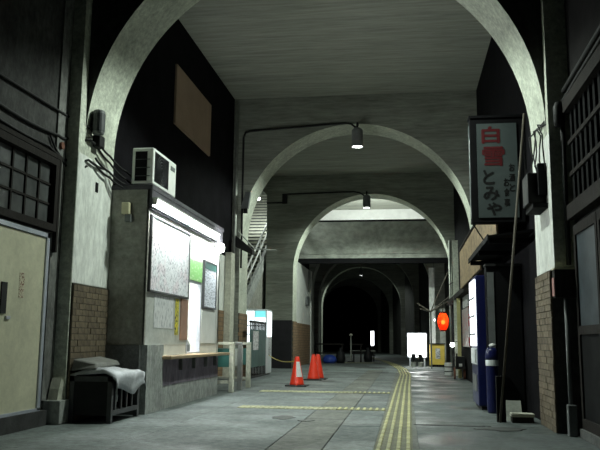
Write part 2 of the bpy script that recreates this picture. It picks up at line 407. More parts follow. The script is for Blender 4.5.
def facing(root, name, m, x0, x1, y0, y1, z0, z1): return bx(name, m, root, x0, x1, y0, y1, z0, z1)
facing(mid_arch, 'brick_facing', M['brick_yz'], -4.402, -4.372, 19.53, 20.59, 0, 1.8)
facing(mid_arch, 'brick_facing', M['brick_yz'], 1.80, 1.83, 19.53, 20.59, 0, 1.8)
facing(far_arch, 'brick_facing', M['brick_yz'], -4.402, -4.372, 29.29, 30.35, 0, 1.85)
facing(far_arch, 'dado_panel', M['dado'], -5.5, -4.42, 29.25, 29.30, 0, 1.88)

# ---- ceilings, one per bay
def slab(name, label, x0, x1, y0, y1, z0, z1, m, cat='ceiling'):
    return tag(MB().box(x0, x1, y0, y1, z0, z1).build(name, m), label, cat, kind='structure')
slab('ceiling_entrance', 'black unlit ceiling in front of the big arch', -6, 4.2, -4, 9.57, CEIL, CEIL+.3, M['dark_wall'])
slab('ceiling_kiosk_bay', 'flat grey concrete ceiling above the kiosk bay', -9, 4.2, 9.57, 19.54, CEIL, CEIL+.3, M['ceiling'])
slab('ceiling_stair_bay', 'flat grey concrete ceiling between second and third arch', -5.8, 4.2, 19.54, 29.3, CEIL, CEIL+.3, M['ceiling'])
slab('ceiling_stair_hall', 'high grey ceiling of the stair hall', -9, -5.8, 19.54, 39.1, 10, 10.3, M['ceiling'])
slab('ceiling_bridge_bay', 'pale concrete ceiling above the footbridge', -5.8, 4.2, 29.3, 39.1, CEIL, CEIL+.3, M['ceiling'])
slab('ceiling_distant', 'dark ceiling of the deep passage', -13, 6, 39.1, 100, CEIL, CEIL+.3, M['ceiling'])

# ---- side walls
XR = 1.98
slab('wall_left', 'grimy dark plaster wall holding the cream door', -4.95, -4.6, -4, 9.57, 0, CEIL, M['grime_shade_wall'], 'wall')
slab('wall_right', 'dark shopfront wall with lattice transom', 2.1, 2.4, -4, 9.57, 0, CEIL, M['timber_wall'], 'wall')
wl = MB()
wl.box(-4.9, -4.63, 10.6, 15.3, 0, CEIL); wl.box(-4.9, -4.63, 15.3, 17.7, 2.7, CEIL); wl.box(-4.9, -4.63, 17.7, 19.54, 3.25, CEIL)
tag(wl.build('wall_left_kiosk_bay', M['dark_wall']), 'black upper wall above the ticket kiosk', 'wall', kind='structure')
slab('wall_left_gate', 'white painted wall beside the ticket barriers', -4.9, -4.63, 17.7, 19.54, 1.83, 3.25, M['white_wall'], 'wall')
slab('wall_left_gate_brick', 'brown brick lower wall beside the ticket barriers', -4.9, -4.62, 17.7, 19.54, 0, 1.83, M['brick_yz'], 'wall')
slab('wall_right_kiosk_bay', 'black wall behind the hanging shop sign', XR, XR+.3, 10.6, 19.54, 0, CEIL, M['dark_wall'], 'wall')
slab('wall_right_stair_bay', 'dark wall above the small shops', XR, XR+.3, 20.58, 29.3, 0, CEIL, M['dark_wall'], 'wall')
slab('wall_left_stair_beam', 'grey beam wall above the stair opening', -5.8, -5.5, 20.58, 29.3, 6.95, 10, M['arch_face'], 'wall')
slab('wall_left_stair_hall', 'grey back wall of the stair hall', -9.3, -9, 9.57, 39, 0, 10, M['grey_wall'], 'wall')
slab('wall_stair_hall_end', 'grey end wall of the stair hall', -9, -5.5, 37.5, 37.8, 0, 10, M['grey_wall'], 'wall')
wb = MB(); wb.box(-4.9, -4.6, 30.34, 36.4, 1.85, 4.5); wb.box(-4.9, -4.56, 36.4, 36.8, 0, 4.5)
tag(wb.build('wall_left_bridge_bay', M['white_wall']), 'pale stained wall with conduits beyond the third arch', 'wall', kind='structure')
slab('wall_left_bridge_bay_brick', 'brown brick lower wall beyond the third arch', -4.9, -4.59, 30.34, 36.4, 0, 1.85, M['brick_yz'], 'wall')
slab('wall_left_dark_bay', 'black wall between the footbridge and the dark arches', -5.3, -5.0, 36.8, 39.1, 0, CEIL, M['dark_wall'], 'wall')
slab('wall_right_bridge_bay', 'dark wall behind the red lantern', XR+.1, XR+.4, 30.34, 39.1, 0, CEIL, M['grime_shade_wall'], 'wall')
for i in range(3, 8):
    Y, c = ARCH[i]; Y2, c2 = ARCH[i+1] if i+1 < len(ARCH) else (90, -7.5)
    for s, nm in ((-1, 'left'), (1, 'right')):
        xa, xb = c+s*3.45, c2+s*3.45
        p = [(xa, Y+T_), (xb, Y2), (xb+s*.3, Y2), (xa+s*.3, Y+T_)]
        tag(MB().prism(p if s > 0 else p[::-1], 0, CEIL, 'z').build('wall_distant_'+nm, M['grime_shade_wall']),
            'dark %s wall of the deep passage, bay %s past the footbridge' % (nm, ['one', 'two', 'three', 'four', 'five'][i-3]), 'wall', kind='structure')
slab('wall_end', 'dark wall closing the far end of the passage', -13, 2, 90, 90.3, 0, CEIL, M['dark_wall'], 'wall')

# ---- vertical pilaster ribs in front of the big arch
slab('trim_1', 'pale vertical plaster rib at the left springing of the big arch', -4.6, -4.402, 9.37, 9.568, 0, 6.4, M['arch_soffit'], 'trim')
slab('trim_4', 'stained concrete pilaster between the cream door and the big arch', -4.6, -4.575, 9.09, 9.37, .3, 7, M['concrete_pilaster'], 'pilaster')
slab('trim_2', 'pale vertical plaster rib at the right springing of the big arch', 1.832, 2.1, 9.42, 9.568, 2.0, 6.6, M['arch_soffit'], 'trim')
slab('trim_3', 'dark kerb under the cream door', -4.6, -4.5, 5, 9.1, 0, .19, M['kerb'], 'kerb')

# ================================================================== LEFT ENTRANCE: door, window
d = empty('door_1', (-4.6, 8.0, .2), 'cream sheet metal sliding door with aluminium edge', 'door', kind='structure')
bx('door_leaf', M['door_cream'], d, -4.6, -4.55, 6.4, 8.9, .22, 2.36, bevel=.006)
bx('jamb_rail', M['alu'], d, -4.6, -4.53, 8.90, 8.97, .2, 2.42)
bx('head_rail', M['alu'], d, -4.6, -4.53, 6.4, 8.97, 2.365, 2.42)
bx('sill_rail', M['alu'], d, -4.6, -4.53, 6.4, 8.97, .17, .225)
h = MB().box(-4.56, -4.535, 7.9, 8.02, 1.36, 1.72); h.build('handle', M['plastic_black'], d)
bx('latch', M['alu'], d, -4.553, -4.53, 8.03, 8.12, 1.30, 1.335)
bx('sticker', M['sticker'], d, -4.551, -4.547, 8.30, 8.42, 1.56, 1.86)
wn = empty('window_1', (-4.6, 8.0, 2.45), 'dark dusty many-paned window above the cream door', 'window', kind='structure')
fr = MB(); y0, y1, z0, z1 = 6.6, 9.06, 2.46, 3.42
fr.box(-4.6, -4.50, y0, y1, z1-.09, z1); fr.box(-4.6, -4.50, y0, y1, z0, z0+.09); fr.box(-4.6, -4.50, y1-.09, y1, z0+.09, z1-.09); fr.box(-4.6, -4.50, y0, y0+.09, z0+.09, z1-.09)
fr.build('window_frame', M['old_wood'], wn)
nc, nr = 7, 3; cw = (y1-y0-.18)/nc; rh = (z1-z0-.18)/nr
for i in range(1, nc): bx('mullion', M['old_wood'], wn, -4.595, -4.555, y0+.09+cw*i-.016, y0+.09+cw*i+.016, z0+.09, z1-.09)
for j in range(1, nr): bx('glazing_bar', M['old_wood'], wn, -4.595, -4.558, y0+.09, y1-.09, z0+.09+rh*j-.014, z0+.09+rh*j+.014)
for i in range(nc):
    for j in range(nr):
        bx('pane', M['glass_dirty'], wn, -4.59, -4.575, y0+.09+cw*i+.02, y0+.09+cw*(i+1)-.02, z0+.09+rh*j+.018, z0+.09+rh*(j+1)-.018)
b = MB(); b.box(-4.6, -4.52, y0, y1+.10, z1+.02, z1+.075); b.box(-4.6, -4.52, y1+.055, y1+.10, 2.2, z1+.02)
b.build('window_hood', M['old_wood'], wn)

# cables along the wall
def cable(name, pts, r, label, m='cable', cat='cable', sag=.0, group=None):
    q = []
    for a, b_ in zip(pts, pts[1:]):
        a, b_ = Vector(a), Vector(b_); n = 6
        for i in range(n): t = i/n; p = a.lerp(b_, t); p.z -= sag*4*t*(1-t); q.append(p)
    q.append(Vector(pts[-1]))
    return tag(MB().tube(q, r, 7).build(name, M[m], smooth=True), label, cat, group)
cable('cable', [(-4.575, 6.6, 4.06), (-4.575, 8.5, 4.10), (-4.57, 9.45, 4.12), (-4.36, 9.62, 4.02), (-4.36, 9.95, 3.93)], .018, 'highest cable along the grimy wall above the paned window')
cable('cable', [(-4.575, 6.6, 3.76), (-4.575, 7.6, 3.74), (-4.575, 9.1, 3.78), (-4.57, 9.45, 3.84), (-4.36, 9.62, 3.86), (-4.36, 9.95, 3.88)], .022, 'middle thick cable along the grimy wall', sag=.03)
cable('cable', [(-4.575, 6.6, 3.60), (-4.575, 7.6, 3.57), (-4.575, 8.85, 3.57), (-4.57, 9.45, 3.50), (-4.36, 9.62, 3.56), (-4.36, 10.2, 3.56)], .018, 'lowest cable along the grimy wall just above the window', sag=.02)
cable('cable', [(-4.575, 8.9, 3.72), (-4.575, 9.2, 3.52), (-4.565, 9.5, 3.40), (-4.37, 9.62, 3.48)], .016, 'short drooping cable loop beside the paned window', sag=.03)
for i, (za, zb, nm) in enumerate([(3.92, 3.62, 'top'), (3.84, 3.50, 'second'), (3.64, 3.42, 'third'), (3.55, 3.36, 'bottom')]):
    cable('cable', [(-4.36, 9.85, za), (-4.33, 10.3, (za+zb)/2+.01), (-4.2, 10.64, zb), (-4.12, 11.0, zb-.02)], .016,
          'cable running from the big arch to the air conditioner, %s of four' % nm, sag=.025, group='cables to the air conditioner')
t = tag(MB().tube([(-4.575, 9.2, 3.66), (-4.54, 9.2, 3.66)], .05, 10).build('cable_clip', M['rust']), 'small rusty round cable clamp on the grimy wall', 'clamp')
jb = MB().box(-4.40, -4.28, 9.80, 9.98, 3.80, 3.98)
tag(jb.build('junction_box', M['cable'], bevel=.02), 'tangled black cable junction box under the loudspeaker', 'junction box')
sp = empty('loudspeaker', (-4.3, 9.86, 3.96), 'small dark column loudspeaker on the big arch jamb', 'loudspeaker')
MB().lathe([(.0, 0), (.075, .005), (.085, .03), (.085, .33), (.075, .35), (0, .355)], (-4.28, 9.72, 3.95), 18).build('body', M['grey_paint'], sp, smooth=False)
bx('bracket', M['cable'], sp, -4.40, -4.35, 9.69, 9.75, 4.05, 4.2)
MB().lathe([(.086, .04), (.089, .045), (.089, .30), (.086, .305)], (-4.28, 9.72, 3.95), 18).build('grille', M['plastic_grey'], sp)
hl = MB().box(-4.405, -4.385, 9.98, 10.06, 3.18, 3.32)
tag(hl.build('vent_hole_cover', M['black']), 'small black square hole in the left arch jamb', 'hole')
# plinth and rubbish at the wall foot
tag(MB().box(-4.6, -4.36, 9.16, 9.50, 0, .30).build('concrete_block', M['concrete'], bevel=.012), 'grey concrete block at the wall foot beside the cream door', 'block')
b = MB(); b.prism([(9.20, .3), (9.46, .3), (9.45, .55), (9.40, .66), (9.36, .52), (9.30, .58), (9.24, .44)], -4.55, -4.42, 'x')
tag(b.build('torn_sack', M['cream_wall']), 'torn pale paper sack on the concrete block', 'sack')
# pipe standing in the corner left of the brick jamb
tag(MB().tube([(-4.50, 9.52, 0), (-4.50, 9.52, 3.3)], .03, 10).build('drain_pipe', M['grey_paint'], smooth=True), 'thin grey vertical pipe beside the left brick jamb', 'pipe')

# ---- covered crate by the left brick jamb
cr = empty('crate_bin', (-4.07, 9.83, 0), 'black plastic slatted bin at the foot of the left brick jamb', 'bin')
x0, x1, y0, y1, zt = -4.36, -3.78, 9.42, 10.44, .60
for xx in (x0, x1-.06):
    for yy in (y0, y1-.06): bx('leg', M['plastic_grey'], cr, xx, xx+.06, yy, yy+.06, 0, zt)
bx('rim', M['plastic_grey'], cr, x0, x1, y0, y1, zt-.07, zt)
bx('bottom_rail', M['plastic_grey'], cr, x1-.05, x1, y0+.06, y1-.06, .10, .16)
bx('bottom_panel', M['plastic_black'], cr, x0+.02, x1-.05, y0+.02, y1-.02, .10, .13)
for k_ in range(4):
    yy = y0+.16+k_*.2; bx('slat', M['plastic_grey'], cr, x1-.035, x1-.01, yy, yy+.045, .16, zt-.07)
bx('end_panel', M['plastic_black'], cr, x0+.06, x1-.06, y0+.01, y0+.035, .10, zt-.07)
bx('end_panel', M['plastic_black'], cr, x0+.06, x1-.06, y1-.035, y1-.01, .10, zt-.07)
bx('back_panel', M['plastic_black'], cr, x0+.01, x0+.035, y0+.06, y1-.06, .10, zt-.07)
# draped sheet: grid with folds
def drape(name, m, x0, x1, y0, y1, ztop, drop, label, seed, ridge):
    rnd = random.Random(seed); n, k = 16, 22; V = []; Fc = []
    ph = [rnd.uniform(0, 6.28) for _ in range(6)]
    for j in range(k+1):
        for i in range(n+1):
            s = -.35 + 1.7*i/n; t_ = -.25 + 1.5*j/k
            ex = max(0, s-1) + max(0, -s); ey = max(0, t_-1) + max(0, -t_)
            x = x0 + (x1-x0)*min(1.0, max(0.0, s)); yv = y0 + (y1-y0)*min(1.0, max(0.0, t_))
            z = ztop + ridge*math.sin(math.pi*min(1, max(0, s)))*(.6+.4*math.sin(3*t_+ph[0]))
            wob = .022*math.sin(9*t_+ph[1]) + .018*math.sin(15*s+ph[2]+4*t_)
            if ex > 0: x += (.035+wob)*(1 if s > 1 else -1); z -= ex*drop[0]*(1+.25*math.sin(7*t_+ph[3]))
            if ey > 0: yv += (.02+wob*.7)*(1 if t_ > 1 else -1); z -= ey*drop[1]*(1+.25*math.sin(9*s+ph[4]))
            V.append((x, yv, z+wob*.4))
    for j in range(k):
        for i in range(n): a = j*(n+1)+i; Fc.append((a, a+1, a+n+2, a+n+1))
    b = MB(); b.add(V, Fc); o = b.build(name, m, smooth=True)
    sm = o.modifiers.new('thickness', 'SOLIDIFY'); sm.thickness = .006; sm.offset = 1
    return tag(o, label, 'sheet')
drape('tarp_sheet', M['cloth'], -4.30, -3.77, 9.47, 10.46, .645, (.72, .30), 'pale grey crumpled sheet draped over the slatted bin', 3, .07)
b = MB(); b.hexa([(-4.36, 9.42, .66), (-4.0, 9.40, .70), (-4.02, 10.3, .72), (-4.36, 10.3, .72), (-4.34, 9.44, .82), (-4.02, 9.46, .765), (-4.06, 10.3, .78), (-4.34, 10.3, .84)])
tag(b.build('folded_cloth', M['cloth_dull'], bevel=.02), 'dull olive folded cloth lying on the draped sheet', 'cloth')

# ================================================================== TICKET KIOSK
XK = -3.81
k = empty('ticket_kiosk', (-4.2, 12.8, 0), 'pale ticket office kiosk with lit window and wooden counter', 'kiosk')
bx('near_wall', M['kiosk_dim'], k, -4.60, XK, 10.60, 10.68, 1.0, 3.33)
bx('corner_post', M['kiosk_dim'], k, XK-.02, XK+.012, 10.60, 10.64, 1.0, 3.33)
bx('near_base', M['concrete_dark'], k, -4.60, XK-.04, 10.57, 10.66, 0, 1.0)
WY0, WY1, WZ0, WZ1 = 12.80, 13.66, .84, 2.14
bx('front_panel', M['kiosk_paint'], k, XK-.06, XK, 10.68, WY0, 1.0, 3.33)
bx('front_panel', M['kiosk_paint'], k, XK-.06, XK, WY1, 15.05, 1.0, 3.33)
bx('front_panel', M['kiosk_paint'], k, XK-.06, XK, WY0, WY1, WZ1, 3.33)
bx('splash_panel', M['white_paint'], k, XK-.05, XK-.01, 11.40, WY0, .83, 1.0)
bx('splash_panel', M['white_paint'], k, XK-.05, XK-.01, WY1, 15.02, .83, 1.0)
bx('base', M['concrete'], k, -4.60, XK+.05, 10.66, 11.42, 0, 1.0)
bx('base', M['concrete'], k, -4.60, XK+.02, 11.42, 15.02, 0, .78)
bx('under_counter_panel', M['stain'], k, XK+.02, XK+.03, 11.48, 14.98, .36, .78)
for yy in (12.3, 13.1, 13.9, 14.6): bx('counter_bracket', M['concrete_dark'], k, XK+.03, XK+.09, yy, yy+.04, .58, .77)
bx('counter', M['wood'], k, XK-.30, XK+.20, 11.36, 15.30, .775, .83, bevel=.012)
bx('far_wall', M['kiosk_paint'], k, -4.60, XK, 14.97, 15.05, .78, 3.33)
bx('roof', M['fascia_dark'], k, -4.62, XK+.06, 10.58, 15.10, 3.33, 3.40)
bx('fascia', M['fascia_dark'], k, XK, XK+.05, 10.60, 15.05, 3.03, 3.33)
bx('inner_back_wall', M['white_paint'], k, -4.60, -4.56, 10.7, 14.96, .78, 3.3)
wf = MB(); 
for a in ((WY0, WY0+.035, WZ0, WZ1), (WY1-.035, WY1, WZ0, WZ1), (WY0+.035, WY1-.035, WZ1-.035, WZ1), (WY0+.035, WY1-.035, WZ0, WZ0+.03)): wf.box(XK-.06, XK+.01, *a)
wfo = wf.build('window_frame', M['alu'], k)
gm, nt, gb = new_mat('kiosk_glass'); gb.inputs['Roughness'].default_value = .05; gb.inputs['Alpha'].default_value = .12; gb.inputs['Base Color'].default_value = (.7, .8, .75, 1)
bx('pane', gm, wfo, XK-.035, XK-.03, WY0+.03, WY1-.03, 1.12, WZ1-.03)
bx('ticket_shutter', M['red_panel'], k, XK, XK+.022, 12.38, 12.78, 1.08, 1.78)
bx('side_panel', M['white_paint'], k, XK, XK+.015, 13.72, 14.72, 1.02, 1.66)
light('kiosk_inside', 'AREA', (-4.2, 13.2, 3.2), 220, (.96, 1, .95), .5, (0, 0, 0))
tag(MB().box(-4.18, -4.10, 13.1, 13.2, .83, 1.25).lathe([(.0, 0), (.12, .01), (.12, .16), (.07, .26), (0, .28)], (-4.0, 13.28, .83), 14).build('desk_lamp_box', M['grey_paint']), 'dark and white desk item just inside the ticket window', 'desk item')
ac = empty('air_conditioner', (-3.95, 11.3, 3.40), 'old white air conditioner unit on the kiosk roof', 'air conditioner')
ax0, ax1, ay0, ay1, az0, az1 = -4.12, -3.78, 10.66, 11.80, 3.43, 4.0
bx('casing', M['white_paint'], ac, ax0, ax1, ay0, ay1, az0, az1, bevel=.015)
bx('side_vent', M['black'], ac, ax0+.05, ax1-.10, ay0-.006, ay0+.01, az0+.05, az1-.06)
for i in range(3): bx('vent_slat', M['plastic_grey'], ac, ax0+.05, ax1-.05, ay0-.014, ay0-.004, az0+.12+i*.13, az0+.13+i*.13)
gp = bx('fan_opening', M['black'], ac, ax1-.01, ax1+.004, ay0+.06, ay1-.40, az0+.05, az1-.05)
fb = MB()
for i in range(5): fb.tube([(ax1+.008, (ay0+ay1)/2-.17+(.05+.05*i)*math.cos(a*math.pi/10), (az0+az1)/2+(.05+.045*i)*math.sin(a*math.pi/10)) for a in range(21)], .004, 4)
fb.build('grille', M['plastic_grey'], gp)
fan = MB(); fan.lathe([(.07, 0), (.07, .01)], (0, 0, 0), 12)
bx('louver_panel', M['grey_paint'], ac, ax1, ax1+.006, ay1-.30, ay1-.08, az1-.16, az1-.09)
for yy in (ay0+.12, ay1-.22): bx('foot', M['galv'], ac, ax0, ax1, yy, yy+.08, 3.40, 3.43)
bl = empty('alarm_box', (-4.14, 10.55, 2.86), 'small cream bell box on the kiosk end wall', 'bell box')
MB().box(-4.20, -4.08, 10.50, 10.60, 2.94, 3.12).build('cover', M['cream_plastic'], bl, bevel=.012)
MB().box(-4.15, -4.06, 10.53, 10.60, 2.83, 2.94).build('terminal', M['grey_paint'], bl)

def board(name, label, y0, y1, z0, z1, sheet, frame, fw=.03, th=.045, cat='notice board', header=None):
    r = empty(name, (XK, (y0+y1)/2, z0), label, cat)
    b = MB()
    for a in ((y0, y1, z0, z0+fw), (y0, y1, z1-fw, z1), (y0, y0+fw, z0+fw, z1-fw), (y1-fw, y1, z0+fw, z1-fw)): b.box(XK+.001, XK+th, *a)
    b.build('frame', M[frame], r); bx('sheet', M[sheet], r, XK+.001, XK+th-.015, y0+fw, y1-fw, z0+fw, z1-fw)
    if header: bx('header', M[header], r, XK+.001, XK+th-.010, y0+fw, y1-fw, z1-fw-.13, z1-fw)
    return r
board('fare_map_board', 'large framed white fare map board under the fluorescent tubes', 10.68, 12.74, 1.79, 2.96, 'map_print', 'plastic_grey')
board('timetable_board', 'narrow framed timetable board with green-grey header', 13.74, 14.68, 1.68, 2.60, 'list_print', 'plastic_grey', header='green_paint')
tag(bx('green_sign', M['green_print'], None, XK+.001, XK+.02, 12.78, 13.66, 2.15, 2.52), 'bright green sign with pale lettering above the ticket window', 'sign')
tag(bx('paper_notice', M['paper_print'], None, XK+.001, XK+.006, 11.02, 11.98, 1.26, 1.76), 'white printed paper notice below the fare map board', 'notice')
tag(bx('yellow_sign_strip', M['yellow_print'], None, XK+.001, XK+.008, 12.10, 12.28, 1.16, 1.76), 'narrow yellow vertical sign with black characters', 'sign')

def tube_lamp(y0, y1, label):
    r = empty('fluorescent_lamp', (XK+.1, (y0+y1)/2, 3.1), label, 'lamp', 'fluorescent lamps over the kiosk front')
    bx('housing', M['grey_paint'], r, XK+.051, XK+.085, y0, y1, 3.06, 3.19)
    bx('reflector', M['white_paint'], r, XK+.085, XK+.17, y0, y1, 3.16, 3.19)
    MB().tube([(XK+.125, y0+.05, 3.115), (XK+.125, y1-.05, 3.115)], .028, 10).build('tube', M['tube_glow'], r, smooth=True)
    for yy in (y0+.02, y1-.05): bx('socket', M['white_paint'], r, XK+.085, XK+.15, yy, yy+.03, 3.085, 3.16)
tube_lamp(10.52, 12.44, 'glowing fluorescent tube over the fare map board')
tube_lamp(12.48, 14.40, 'glowing fluorescent tube over the timetable board')
sm = empty('wall_lamp', (XK+.05, 14.56, 2.8), 'small glowing white lamp at the far corner of the kiosk', 'lamp')
MB().lathe([(.0, -.11), (.08, -.08), (.10, 0), (.08, .08), (0, .10)], (XK+.12, 14.56, 2.93), 14).build('globe', M['bulb_glow'], sm, smooth=True)
bx('bracket', M['grey_paint'], sm, XK+.001, XK+.06, 14.52, 14.6, 2.9, 2.98)
light('wall_lamp_light', 'POINT', (XK+.18, 14.72, 2.88), 90, TUBE_COL, .1)

# brown board high on the black wall
b = MB().box(-4.628, -4.585, 14.15, 16.9, 5.45, 6.72); o = b.build('blank_board', M['board_brown'])
tag(o, 'plain brown panel high on the black wall', 'panel')

# ---- ticket barriers
def barrier(y, label, wood):
    r = empty('ticket_barrier', (-4.0, y, 0), label, 'barrier', 'ticket barriers')
    m = M['cream_wall'] if wood else M['steel']
    for xx in (-3.62, -4.42): bx('post', m, r, xx-.05, xx+.05, y-.06, y+.06, 0, .98, bevel=.01)
    bx('top_rail', m, r, -4.47, -3.57, y-.07, y+.07, .98, 1.04, bevel=.01)
    bx('low_rail', m, r, -4.37, -3.67, y-.02, y+.02, .18, .24)
    bx('infill_panel', M['green_paint'] if wood else M['galv'], r, -4.37, -3.67, y-.012, y+.012, .52, .9)
barrier(15.55, 'cream painted ticket barrier next to the kiosk counter', True)
barrier(16.35, 'bare steel ticket barrier, middle of the three', False)
barrier(17.25, 'cream painted ticket barrier closest to the second arch', True)
# columns and pipes by the second arch
tag(MB().box(-4.62, -4.45, 18.80, 19.22, 0, 3.35).build('square_column', M['cream_wall'], bevel=.01), 'cream square column beside the second arch', 'column')
tag(MB().tube([(-4.52, 19.42, 0), (-4.52, 19.42, 7.6)], .045, 10).build('downpipe', M['galv'], smooth=True), 'tall pale downpipe in the corner of the second arch', 'pipe')
b = MB().tube([(-4.35, 19.50, 3.0), (-4.35, 19.50, 6.62), (-4.30, 19.50, 6.76), (-4.18, 19.50, 6.81), (-1.55, 19.50, 6.95), (-1.38, 19.48, 6.92), (-1.22, 19.44, 6.78)], .028, 8)
tag(b.build('conduit', M['cable'], smooth=True), 'black conduit bent over the second arch to its lamp', 'conduit')
b = MB().tube([(-5.5, 29.26, 6.62), (-4.75, 29.26, 6.62), (-4.75, 29.26, 6.95), (-4.6, 29.26, 6.97), (-1.95, 29.26, 7.02), (-1.72, 29.25, 6.97), (-1.5, 29.2, 6.82)], .03, 8)
tag(b.build('conduit', M['cable'], smooth=True), 'black conduit running over the third arch to its lamp', 'conduit')
tag(MB().box(-4.86, -4.66, 29.2, 29.3, 6.58, 6.98).build('conduit_box', M['cable']), 'black conduit box on the third arch wall', 'box')
# bracket loudspeaker and signs on the second arch left jamb
b = empty('horn_speaker', (-4.2, 19.4, 5.2), 'dark loudspeaker hanging on the second arch spring', 'loudspeaker')
MB().hexa([(-4.36, 19.36, 4.62), (-4.16, 19.36, 4.62), (-4.16, 19.50, 4.62), (-4.36, 19.50, 4.62), (-4.24, 19.36, 5.06), (-4.10, 19.36, 5.06), (-4.10, 19.50, 5.06), (-4.24, 19.50, 5.06)]).build('body', M['grey_paint'], b)
bx('bracket', M['cable'], b, -4.3, -4.2, 19.45, 19.54, 4.5, 4.64)
b = empty('bracket_lamp', (-4.3, 19.3, 3.5), 'dark angled fitting with pale arm on the second arch jamb', 'fitting')
MB().hexa([(-4.45, 19.2, 3.55), (-3.98, 19.2, 3.33), (-3.98, 19.5, 3.33), (-4.45, 19.5, 3.55), (-4.45, 19.2, 3.85), (-3.98, 19.2, 3.46), (-3.98, 19.5, 3.46), (-4.45, 19.5, 3.85)]).build('body', M['cable'], b)
MB().tube([(-4.4, 19.28, 3.98), (-3.95, 19.28, 3.5), (-3.35, 19.28, 3.45)], .018, 6).build('arm', M['galv'], b)

# ---- crown lamps
def crown_lamp(x, y, ztop, label, power, s=1):
    r = empty('ceiling_lamp', (x, y, ztop-.5), label, 'lamp')
    MB().lathe([(.0, .52), (.09, .52), (.15, .46), (.155, .0), (.145, .0), (.135, .44), (0, .45)], (x, y, ztop-.52), 20).build('shade', M['lamp_shell'], r)
    MB().lathe([(0, 0), (.13, 0), (.13, .03), (0, .03)], (x, y, ztop-.50), 20).build('lens', M['lamp_glow'], r)
    MB().tube([(x, y, ztop), (x, y, ztop+.14), (x, y+.25*s, ztop+.16)], .03, 8).build('arm', M['cable'], r)
    light('lamp_light', 'SPOT', (x, y, ztop-.54), power, LAMP_COL, .12, (0, 0, 0), spot=math.radians(138.5 if s < 0 else 160))
crown_lamp(-1.19, 19.25, 6.72, 'grey cylinder lamp glowing at the crown of the second arch', LAMP_W*1.1)
crown_lamp(-1.43, 29.0, 6.82, 'grey cylinder lamp glowing at the crown of the third arch', LAMP_W*1.4)
crown_lamp(-3.36, 58.45, 6.72, 'tiny distant lamp glowing in the dark passage', 420)
crown_lamp(-1.19, 10.82, 6.98, 'grey cylinder lamp hung behind the crown of the big arch', LAMP_W*1.4, -1)

# ================================================================== LEFT BEYOND SECOND ARCH
gt = empty('sheet_gate', (-4.15, 21.1, 0), 'dark green sheet metal gate with bars at top and bottom', 'gate')
bx('panel', M['green_paint'], gt, -4.17, -4.14, 19.95, 22.2, .35, 1.38)
bx('frame_rail', M['cable'], gt, -4.19, -4.12, 19.95, 22.2, 1.56, 1.62)
bx('frame_rail', M['cable'], gt, -4.19, -4.12, 19.95, 22.2, .06, .11)
for i in range(11):
    y = 19.97 + i*.22
    bx('bar', M['cable'], gt, -4.17, -4.14, y, y+.035, .11, 1.62)
bx('notice_sheet', M['notice'], gt, -4.135, -4.128, 20.25, 21.0, .82, 1.34)
v = empty('vending_machine', (-4.75, 23.6, 0), 'white glowing vending machine behind the green gate', 'vending machine')
bx('body', M['vend_white'], v, -5.25, -4.30, 23.15, 24.1, .06, 2.06, bevel=.02)
bx('plinth', M['cable'], v, -5.2, -4.35, 23.2, 24.05, 0, .06)
bx('display_panel', M['vend_glow'], v, -5.2, -4.70, 23.135, 23.155, .85, 2.0)
dp = bx('display_panel', M['vend_glow'], v, -4.66, -4.34, 23.135, 23.155, .85, 1.80)
bx('header_panel', M['vend_cyan'], v, -4.66, -4.34, 23.13, 23.155, 1.80, 2.0)
for j in range(3): bx('shelf_row', M['grey_paint'], v, -5.2, -4.34, 23.125, 23.14, 1.0+.26*j, 1.03+.26*j)
bx('side_poster', M['vend_glow'], v, -4.305, -4.295, 23.2, 24.05, 1.2, 2.0)
bx('side_picture', M['notice'], v, -4.302, -4.292, 23.55, 23.95, .62, 1.15)
bx('outlet', M['cable'], v, -5.1, -4.5, 23.13, 23.16, .25, .5)
cable('barrier_rope', [(-4.29, 23.6, .62), (-2.62, 18.14, .60)], .012, 'thin rope strung from the vending machine to the first cone', 'yellow', 'rope', sag=.1)
# staircase
st = empty('staircase', (-6.4, 22.3, 0), 'grey stairs climbing behind the gate to the upper platform', 'staircase')
sl = .57; n = 43; run = .34; rise = run*sl; SY, X0, X1 = 21.9, -7.9, -5.72
tread = None
for i in range(n):
    y = SY+i*run; z = i*rise
    b = MB(); b.box(X0, X1, y, y+run+.03, z, z+rise, 0); b.box(X0, X1, y-.03, y+.045, z+rise-.075, z+rise+.005, 1)
    if tread is None: tread = b.build('step', [M['concrete_dark'], M['cream_wall']], st); base = (y, z)
    else:
        o = tread.copy(); col.objects.link(o); o.parent = st; o.location = (tread.location.x, tread.location.y+i*run, tread.location.z+i*rise)
ye = SY+n*run; ze = n*rise
MB().prism([(SY-.1, 0), (SY+.5, 0), (ye, ze-.45), (ye, ze+.14), (SY-.1, .2)], X1, X1+.12, 'x').build('stringer', M['concrete'], st)
MB().prism([(SY+.5, -.0), (ye, 0), (ye, ze-.45)], X1+.01, X1+.08, 'x').build('spandrel_wall', M['kiosk_dim'], st)
for dz in (.72, 1.15): MB().tube([(X1+.06, SY, dz), (X1+.06, ye, ze+dz)], .04, 8).build('handrail', M['white_paint'], st)
for i in range(0, n, 5):
    y = SY+i*run+.1; z = (y-SY)*sl; MB().tube([(X1+.06, y, z), (X1+.06, y, z+1.15)], .022, 8).build('baluster', M['white_paint'], st)
sb = empty('stair_lamp', (-6.2, 31.1, 7.1), 'small glowing lamp above the stairs', 'lamp')
MB().lathe([(0, 0), (.06, .02), (.07, .07), (.05, .12), (0, .13)], (-6.2, 31.1, 7.10), 12).build('globe', M['bulb_glow'], sb, smooth=True)
MB().tube([(-6.2, 31.1, 7.22), (-6.2, 31.1, 10.0)], .02, 6).build('stem', M['cable'], sb)
light('stair_lamp_light', 'POINT', (-6.25, 30.8, 7.0), STAIR_W, (.9, 1, .95), .1)

